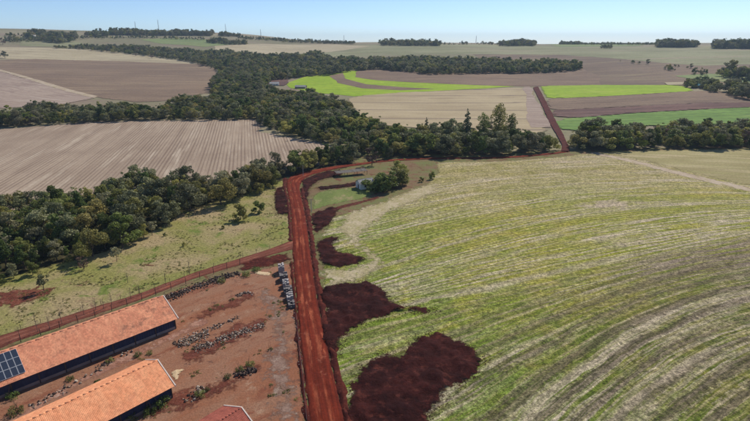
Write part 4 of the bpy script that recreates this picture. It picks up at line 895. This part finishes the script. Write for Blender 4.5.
# single trees and bushes
SING = [('yellow', 107, 218, 6.5, 'yellow green tree on the near edge of the wood', 'yellowish trees in the near wood'), ('yellow', 120, 222, 6.0, 'smaller yellow green tree in the near wood', 'yellowish trees in the near wood'),
        ('dry', 84, 269, 5.0, 'purplish grey round bush on the pasture edge', None), ('open', 44, 291, 6.0, 'small green tree on the red bare soil', None),
        ('open', 117, 262, 6.0, 'thin sparse tree standing alone on the pasture', None), ('bush', 240, 220, 6.4, 'round bush on the pasture, left of a pair', 'pair of pasture bushes'), ('bush', 258, 213, 5.2, 'right one of a pair of pasture bushes', 'pair of pasture bushes'),
        ('bush', 248, 193, 4.2, 'brownish bush below the wood near the bend', None), ('dry', 372, 165, 12.0, 'tall reddish dry tree behind the road bend', None),
        ('round', 375, 191, 9.0, 'left dense round tree beside the white cottage', 'dense trees by the cottage'), ('round', 384, 189, 10.0, 'middle dense round tree beside the white cottage', 'dense trees by the cottage'), ('round', 395, 186, 9.5, 'right dense round tree beside the white cottage', 'dense trees by the cottage'), ('broad2', 401, 175, 10.5, 'taller tree behind the cottage trees by the road', None),
        ('bush', 432, 179, 4.0, 'low bush at the field corner right of the cottage trees', None), ('bush', 421, 182, 2.6, 'smallest bush between cottage trees and field corner', None),
        ('broad4', 450, 144, 20.0, 'sparse tall tree left of the dark conifer', 'tall trees above the wooded belt'), ('cone', 466, 143, 26.0, 'narrow pointed conifer above the wooded belt', 'tall trees above the wooded belt'), ('column', 482, 145, 23.0, 'dark tall tree left of the tallest one', 'tall trees above the wooded belt'),
        ('column', 497, 146, 30.0, 'tallest tree of the row above the wooded belt', 'tall trees above the wooded belt'), ('column', 510, 144, 22.0, 'shorter tall tree right of the tallest one', 'tall trees above the wooded belt'), ('cone', 426, 137, 16.0, 'short pointed conifer at the left of the tall trees', 'tall trees above the wooded belt'),
        ('broad4', 5, 58, 17, 'lone dark tree at the left edge beside the far straw field', None), ('broad1', -3, 58, 18, 'dark tree cut by the left edge beside the far straw field', None),
        ('dry', 3, 44.5, 20, 'brownish tree at the left edge above the straw field', None), ('dry', 152, 58.5, 14, 'reddish shrub in the far straw field', None), ('dry', 136, 56, 8, 'small reddish shrub in the far straw field', None),
        ('broad0', 732, 73, 26, 'tallest tree of the right hand clump behind the green strip', None),
        ('bush', 165, 236, 1.3, 'low grey scrub on the pasture below the wood, left of three', 'low scrub on the pasture'), ('bush', 184, 246, 1.5, 'low dark scrub in the middle of the pasture', 'low scrub on the pasture'), ('bush', 223, 229, 1.4, 'low scrub on the pasture below the pair of bushes', 'low scrub on the pasture'),
        ('bush', 98, 388, 1.8, 'small green bush beside the longest shed wall', None)]
for kind, x, y, h, lab, grp in SING:
    p = at(x, y); tree(kind, p, h, rnd.uniform(0, 6.3), lab, grp, name='bush' if kind in ('bush',) else 'tree', cat='bush' if kind == 'bush' else 'tree', fat=1.0 if kind == 'column' else 1.6 if kind == 'round' else 1.0)
WEEDS = [(12, 398, 1.5, 'weed clump at the foot of the longest shed wall'), (16, 413, 1.7, 'leafy weed clump at the bottom left corner'), (138, 356, 1.1, 'weed clump between the long sheds, left of two'), (150, 354, .9, 'weed clump between the long sheds, right of two'),
         (160, 405, 2.2, 'tallest leafy shrub beside the orange tiled shed'), (150, 413, 1.6, 'leafy shrub left of the tallest one beside the orange shed'), (130, 419, 1.7, 'leafy shrub by the orange shed at the bottom edge'),
         (200, 396, 1.3, 'dark shrub standing in the lower yard'), (207, 391, .8, 'small weed beside the dark shrub in the lower yard'), (250, 366, 1.3, 'green weed clump beside the debris heap'), (240, 371, 1.2, 'low weed left of the debris heap'),
         (228, 378, 1.0, 'tiny weed left of the debris heap'), (246, 276, 1.6, 'weed clump by the fence near the junction'), (256, 271, 1.6, 'weed clump at the yard corner'), (222, 282, 1.6, 'weed clump on the dark rubble band'), (70, 380, 1.0, 'low weed between the sheds'), (110, 362, 1.1, 'low weed further along between the sheds')]
for x, y, h, lab in WEEDS:
    tree('weed', at(x, y), h, rnd.uniform(0, 6.3), lab, 'weeds of the farmyard', name='weed_clump', cat='shrub')
KIND['grass'] = (crown_mesh('blades', 41, M['tuft'], .45, .34, 0.0, 9, 90, .13), trunk_mesh('stem', 41, .2, .02, 3, .1), .4)
for x, y, h, lab in ((232, 300, .7, 'small grass tuft below the little rubble heap'), (270, 350, .7, 'small grass tuft right of the longest rubble row')):
    p = at(x, y); cr, tk, h0 = KIND['grass']; t = empty('grass_tuft', (p.x, p.y, .012), 0, (h / h0,) * 3); tag(t, lab, 'grass tuft', 'weeds of the farmyard'); link_obj('stem', tk, t); GRASS = link_obj('blades', cr, t)
# bare saplings along the fence
def sapling_mesh(seed, h):
    r_ = random.Random(seed); m = MB(); m.tube((0, 0, -.2), (r_.uniform(-.1, .1), r_.uniform(-.1, .1), h), .075, .03, 5); tw = MB()
    for k in range(14):
        z = h * r_.uniform(.35, .98); a = r_.uniform(0, 6.3); l = r_.uniform(.4, .9) * (1.2 - z / h * .5); tw.tube((0, 0, z), (math.cos(a) * l, math.sin(a) * l, z + l * .9), .03, .014, 3)
    a = bpy.data.meshes.new('trunk'); a.from_pydata(m.v, [], m.f); a.materials.append(M['twig']); b = bpy.data.meshes.new('twigs'); b.from_pydata(tw.v, [], tw.f); b.materials.append(M['twig']); return a, b
SAP = [sapling_mesh(k, 3.4 + .5 * k) for k in range(3)]
SAPL = ['first', 'second', 'third', 'fourth', 'fifth', 'sixth', 'seventh', 'eighth', 'ninth', 'tenth', 'eleventh', 'twelfth', 'thirteenth']
for k, (x, y) in enumerate([(20, 338), (38, 332), (50, 329), (62, 324), (84, 315), (96, 310), (104, 309), (112, 305), (131, 298), (140, 295), (166, 285), (190, 275), (128, 283)]):
    p = at(x, y); a, b = SAP[k % 3]; t = empty('bare_sapling', (p.x, p.y, 0.02), k * 1.3, (1, 1, .8 + .5 * rnd.random())); tag(t, '%s bare sapling from the left along the lane fence' % SAPL[k] if k < 12 else 'bare sapling standing apart in the pasture grass', 'sapling', 'bare saplings along the lane')
    link_obj('trunk', a, t); link_obj('twigs', b, t)

# woods too dense or too far to count: instanced from the crowns above
def woods(name, pts, hmean, label, kinds=None, seed=0, hv=(.6, 1.45), base=9.5, cat='woodland', zoff=0.0, clump=0.55):
    kinds = kinds or mixk; r_ = random.Random(seed); me = bpy.data.meshes.new(name); me.from_pydata([(x, y, H(x, y) + zoff) for x, y in pts], [], []); n = len(pts)
    o = bpy.data.objects.new(name, me); COL.objects.link(o); tag(o, label, cat, kind='stuff')
    va = me.attributes.new('var', 'INT', 'POINT'); va.data.foreach_set('value', [int(r_.random() * len(kinds)) % len(kinds) for _ in range(n)])
    sa = me.attributes.new('siz', 'FLOAT_VECTOR', 'POINT'); buf = []
    for _ in range(n):
        h = hmean * r_.uniform(*hv) / base * (1 + clump * mnoise.noise(Vector((pts[_][0] / 45, pts[_][1] / 45, 3.3)))); f = h * r_.uniform(.95, 1.3); buf += [f, f, h]
    sa.data.foreach_set('vector', buf)
    ra = me.attributes.new('rot', 'FLOAT_VECTOR', 'POINT'); ra.data.foreach_set('vector', [c for _ in range(n) for c in (0, 0, r_.uniform(0, 6.28))])
    g = bpy.data.node_groups.new(name, 'GeometryNodeTree'); g.interface.new_socket('Geometry', in_out='INPUT', socket_type='NodeSocketGeometry'); g.interface.new_socket('Geometry', in_out='OUTPUT', socket_type='NodeSocketGeometry')
    N = g.nodes.new; gi = N('NodeGroupInput'); go = N('NodeGroupOutput'); jn = N('GeometryNodeJoinGeometry'); L = g.links.new
    def na(nm, ty):
        q = N('GeometryNodeInputNamedAttribute'); q.data_type = ty; q.inputs[0].default_value = nm; return q.outputs[0]
    v_ = na('var', 'INT'); s_ = na('siz', 'FLOAT_VECTOR'); rr = na('rot', 'FLOAT_VECTOR'); e2r = N('FunctionNodeEulerToRotation'); L(rr, e2r.inputs[0])
    for k, kd in enumerate(kinds):
        src = CROWN_OBJ[kd]; oi = N('GeometryNodeObjectInfo'); oi.inputs['Object'].default_value = src; oi.transform_space = 'ORIGINAL'; oi.inputs['As Instance'].default_value = True
        cp = N('FunctionNodeCompare'); cp.data_type = 'INT'; cp.operation = 'EQUAL'; L(v_, cp.inputs['A'] if False else cp.inputs[2]); cp.inputs[3].default_value = k
        ip = N('GeometryNodeInstanceOnPoints'); L(gi.outputs[0], ip.inputs['Points']); L(cp.outputs[0], ip.inputs['Selection']); L(oi.outputs['Geometry'], ip.inputs['Instance']); L(e2r.outputs[0], ip.inputs['Rotation']); L(s_, ip.inputs['Scale'])
        L(ip.outputs[0], jn.inputs[0])
    L(jn.outputs[0], go.inputs[0]); md = o.modifiers.new('trees', 'NODES'); md.node_group = g; return o
CROWN_OBJ = {'grass': GRASS}
for o in bpy.data.objects:
    if o.name.startswith('crown'):
        for kd, (cr, _, _) in KIND.items():
            if o.data == cr and kd not in CROWN_OBJ: CROWN_OBJ[kd] = o
print('crowns', list(CROWN_OBJ))
woods('woodland', rest1 + P2a, 9.8, 'dense middle belt of dark trees winding across the valley', seed=1)
woods('woodland', P2b, 10.5, 'dark wooded belt on the right beyond the green field', seed=2)
woods('woodland', P3, 12.0, 'upper wooded belt behind the lime crescent field', seed=3)
woods('woodland', P4, 11.0, 'thin far belt of trees above the brown field on the left', seed=4)
FARW = [([(22, 33), (45, 33), (77, 33), (77, 39), (60, 41), (30, 38)], 9, 14, 'dark wood below the far left ridge'), ([(0, 38), (26, 37.5), (40, 40), (0, 41)], 12, 10, 'low wood at the left edge below the ridge'),
        ([(85, 32), (108, 32), (108, 34.5), (85, 34.5)], 9, 16, 'small dark wood left of the long ridge wood'), ([(110, 31.5), (150, 31), (213, 32.5), (212, 34), (160, 33.5), (110, 33)], 8, 15, 'long wood on top of the left ridge'),
        ([(203, 40.5), (225, 40), (250, 42), (250, 43), (225, 42.5)], 9, 13, 'wood under the right end of the left ridge'), ([(28, 30.5), (46, 30.5), (46, 31.5), (28, 31.5)], 8, 10, 'small wood on the highest point of the ridge'),
        ([(54, 45.5), (76, 46), (76, 47.4), (54, 46.8)], 10, 9, 'low hedge above the far straw field'), ([(220, 33), (240, 34.5), (240, 35.5), (220, 34.5)], 9, 13, 'trees on the right shoulder of the left ridge'),
        ([(280, 39), (310, 40.2), (354, 42), (354, 43), (310, 42), (280, 41)], 12, 10, 'line of trees on the slope in the middle'), ([(381, 42), (400, 41.5), (441, 42.5), (441, 44), (400, 43.8), (381, 43.5)], 10, 15, 'dark trees on the middle skyline'),
        ([(499, 42.3), (535, 42.3), (535, 44), (499, 44)], 9, 15, 'dark trees on the skyline above the upper wood'), ([(560, 42.2), (580, 42.2), (580, 43.4), (560, 43.4)], 11, 10, 'thin trees on the skyline right of centre'),
        ([(657, 42.6), (697, 42.6), (697, 44.6), (657, 44.6)], 8, 18, 'blue dark plantation on the right skyline'), ([(713, 43), (790, 43), (790, 45.6), (713, 45.6)], 8, 19, 'dark plantation at the right end of the skyline'),
        ([(722, 69), (740, 69), (790, 72), (790, 77), (750, 76), (722, 73)], 9, 15, 'tree clump behind the green strip at the right edge'), ([(725, 86.5), (750, 85), (800, 88), (800, 99), (750, 95), (728, 90)], 8, 13, 'tree clump right of the teal roofed house'),
        ([(682, 81), (705, 80.5), (720, 84), (721, 88.5), (712, 88.5), (704, 84.5), (688, 84)], 8, 12, 'trees around the teal roofed house'), ([(693, 70.5), (708, 70.5), (708, 72.5), (693, 72.5)], 10, 10, 'small thicket on the upland left of the right clump'),
        ([(664, 66.5), (676, 67), (676, 68.5), (664, 68)], 12, 9, 'tiny thicket on the upland'), ([(282, 57.5), (305, 57.5), (300, 60), (282, 60)], 9, 10, 'thicket at the left end of the upper wood'),
        ([(0, 34.5), (24, 34), (24, 36), (0, 36.5)], 14, 9, 'thin hedge at the left edge below the ridge'), ([(80, 36.5), (140, 36), (205, 38), (205, 38.8), (140, 37), (80, 37.5)], 13, 9, 'broken hedge line below the long ridge wood'), ([(238, 36.5), (282, 39), (282, 40), (238, 37.6)], 13, 10, 'hedge line running down the slope left of centre'), ([(440, 43), (500, 43), (500, 43.8), (440, 43.8)], 16, 8, 'thin hedge on the skyline between the two dark clumps'),
        ([(580, 43.2), (658, 43.4), (658, 44), (580, 44)], 18, 8, 'broken hedge on the skyline left of the plantation'), ([(600, 46), (612, 46), (612, 47), (600, 47)], 10, 10, 'small grove below the skyline right of centre'), ([(620, 60), (690, 66), (720, 70), (720, 70.8), (690, 67), (620, 60.8)], 16, 7, 'broken hedge slanting across the upland')]
for i, (px, sp, hm, lab) in enumerate(FARW):
    pts = scatter(px, sp, hm * .5, 50 + i)
    if len(pts) < 3:
        pts = [tuple(at(*q)[:2]) for q in px]
    pts = [p for p in pts if mnoise.noise(Vector((p[0] / 55, p[1] / 55, i))) > -.28] or pts
    if len(pts) > 900: pts = random.Random(i).sample(pts, 900)
    print(i, lab, len(pts)); woods('far_woodland', pts, hm, lab, seed=60 + i, hv=(.45, 1.35))

# ------------------------------------------------------------------ grass, crop plants and clods: too many and too small to count
def spots(px, n, seed, test):
    poly = ground_poly(px); A = np.array(poly); lo = A.min(0); hi = A.max(0); r_ = np.random.RandomState(seed)
    G = r_.uniform(lo, hi, (n, 2)); G = G[in_poly(G, poly)]
    for sp in SOILS: G = G[~in_poly(G, sp)]
    return [tuple(g) for g in G if test(g[0], g[1], r_)]
PAST = [(-30, 290), (20, 272), (75, 256), (120, 242), (165, 214), (230, 192), (262, 184), (284, 180), (289, 200), (291, 236), (243, 256), (198, 270), (130, 294), (0, 333), (-30, 344)]
woods('pasture_grass', spots(PAST, 26000, 1, lambda x, y, r_: mnoise.fractal(Vector((x / 9, y / 9, 0)), .8, 2.1, 4) > r_.uniform(-.1, 1.0)), .2, 'tufts of dry grass all over the pasture', ['grass'], 90, (.4, 1.7), .4, 'grass')
woods('verge_weeds', spots([(309, 440), (300, 366), (294, 312), (290, 262), (288, 230), (285, 200), (283, 182), (292, 182), (296, 230), (297, 262), (300, 312), (305, 366), (313, 440)], 1600, 3, lambda x, y, r_: mnoise.noise(Vector((x / 3, y / 3, 0))) > r_.uniform(-.3, .8)), .32, 'weeds along the left edge of the road', ['grass'], 92, (.5, 1.6), .4, 'weeds', .1)
woods('yard_weeds', spots([(300, 430), (292, 312), (288, 268), (230, 280), (165, 304), (190, 330), (150, 350), (40, 420), (100, 440)], 9000, 4, lambda x, y, r_: mnoise.fractal(Vector((x / 6, y / 6, 5)), .8, 2.1, 4) > r_.uniform(.35, 1.3)), .26, 'sparse small weeds on the farmyard earth', ['grass'], 93, (.4, 1.6), .4, 'weeds')
def clods(polys, n, seed, label, spread):
    r_ = random.Random(seed); m = MB()
    for poly in polys:
        A = np.array(poly); per = sum(float(np.hypot(*(A[i] - A[i - 1]))) for i in range(len(A)))
        for _ in range(int(n * per)):
            i = r_.randrange(len(A)); q = A[i] + (A[i - 1] - A[i]) * r_.random() + np.array([r_.gauss(0, spread), r_.gauss(0, spread)]); z = r_.uniform(.06, .2)
            v = [(q[0] + a * z * r_.uniform(.7, 1.2), q[1] + b * z * r_.uniform(.7, 1.2), .03 + c * z * r_.uniform(.25, .5)) for a, b, c in ((1, 0, 0), (0, 1, 0), (-1, 0, 0), (0, -1, 0), (0, 0, 1))]
            m.add(v, [(0, 1, 4), (1, 2, 4), (2, 3, 4), (3, 0, 4)])
    o = m.build('soil_clods', M['darksoil']); tag(o, label, 'clods', kind='stuff')
clods(SOILS, 7, 5, 'loose dark clods scattered round the turned soil', 0.8)

# ------------------------------------------------------------------ haze
def haze():
    m = bpy.data.materials.new('haze air'); m.use_nodes = True; t = m.node_tree; t.nodes.clear(); o_ = t.nodes.new('ShaderNodeOutputMaterial'); v = t.nodes.new('ShaderNodeVolumePrincipled')
    v.inputs['Color'].default_value = (.66, .82, 1.0, 1); v.inputs['Density'].default_value = 8e-5; v.inputs['Anisotropy'].default_value = 0.1; t.links.new(v.outputs[0], o_.inputs['Volume'])
    mb = MB(); mb.box(-6300, 6300, -700, 8800, -40, 190); o = mb.build('haze', m); tag(o, 'thin pale haze over the whole farmland', 'haze', kind='stuff')
haze()
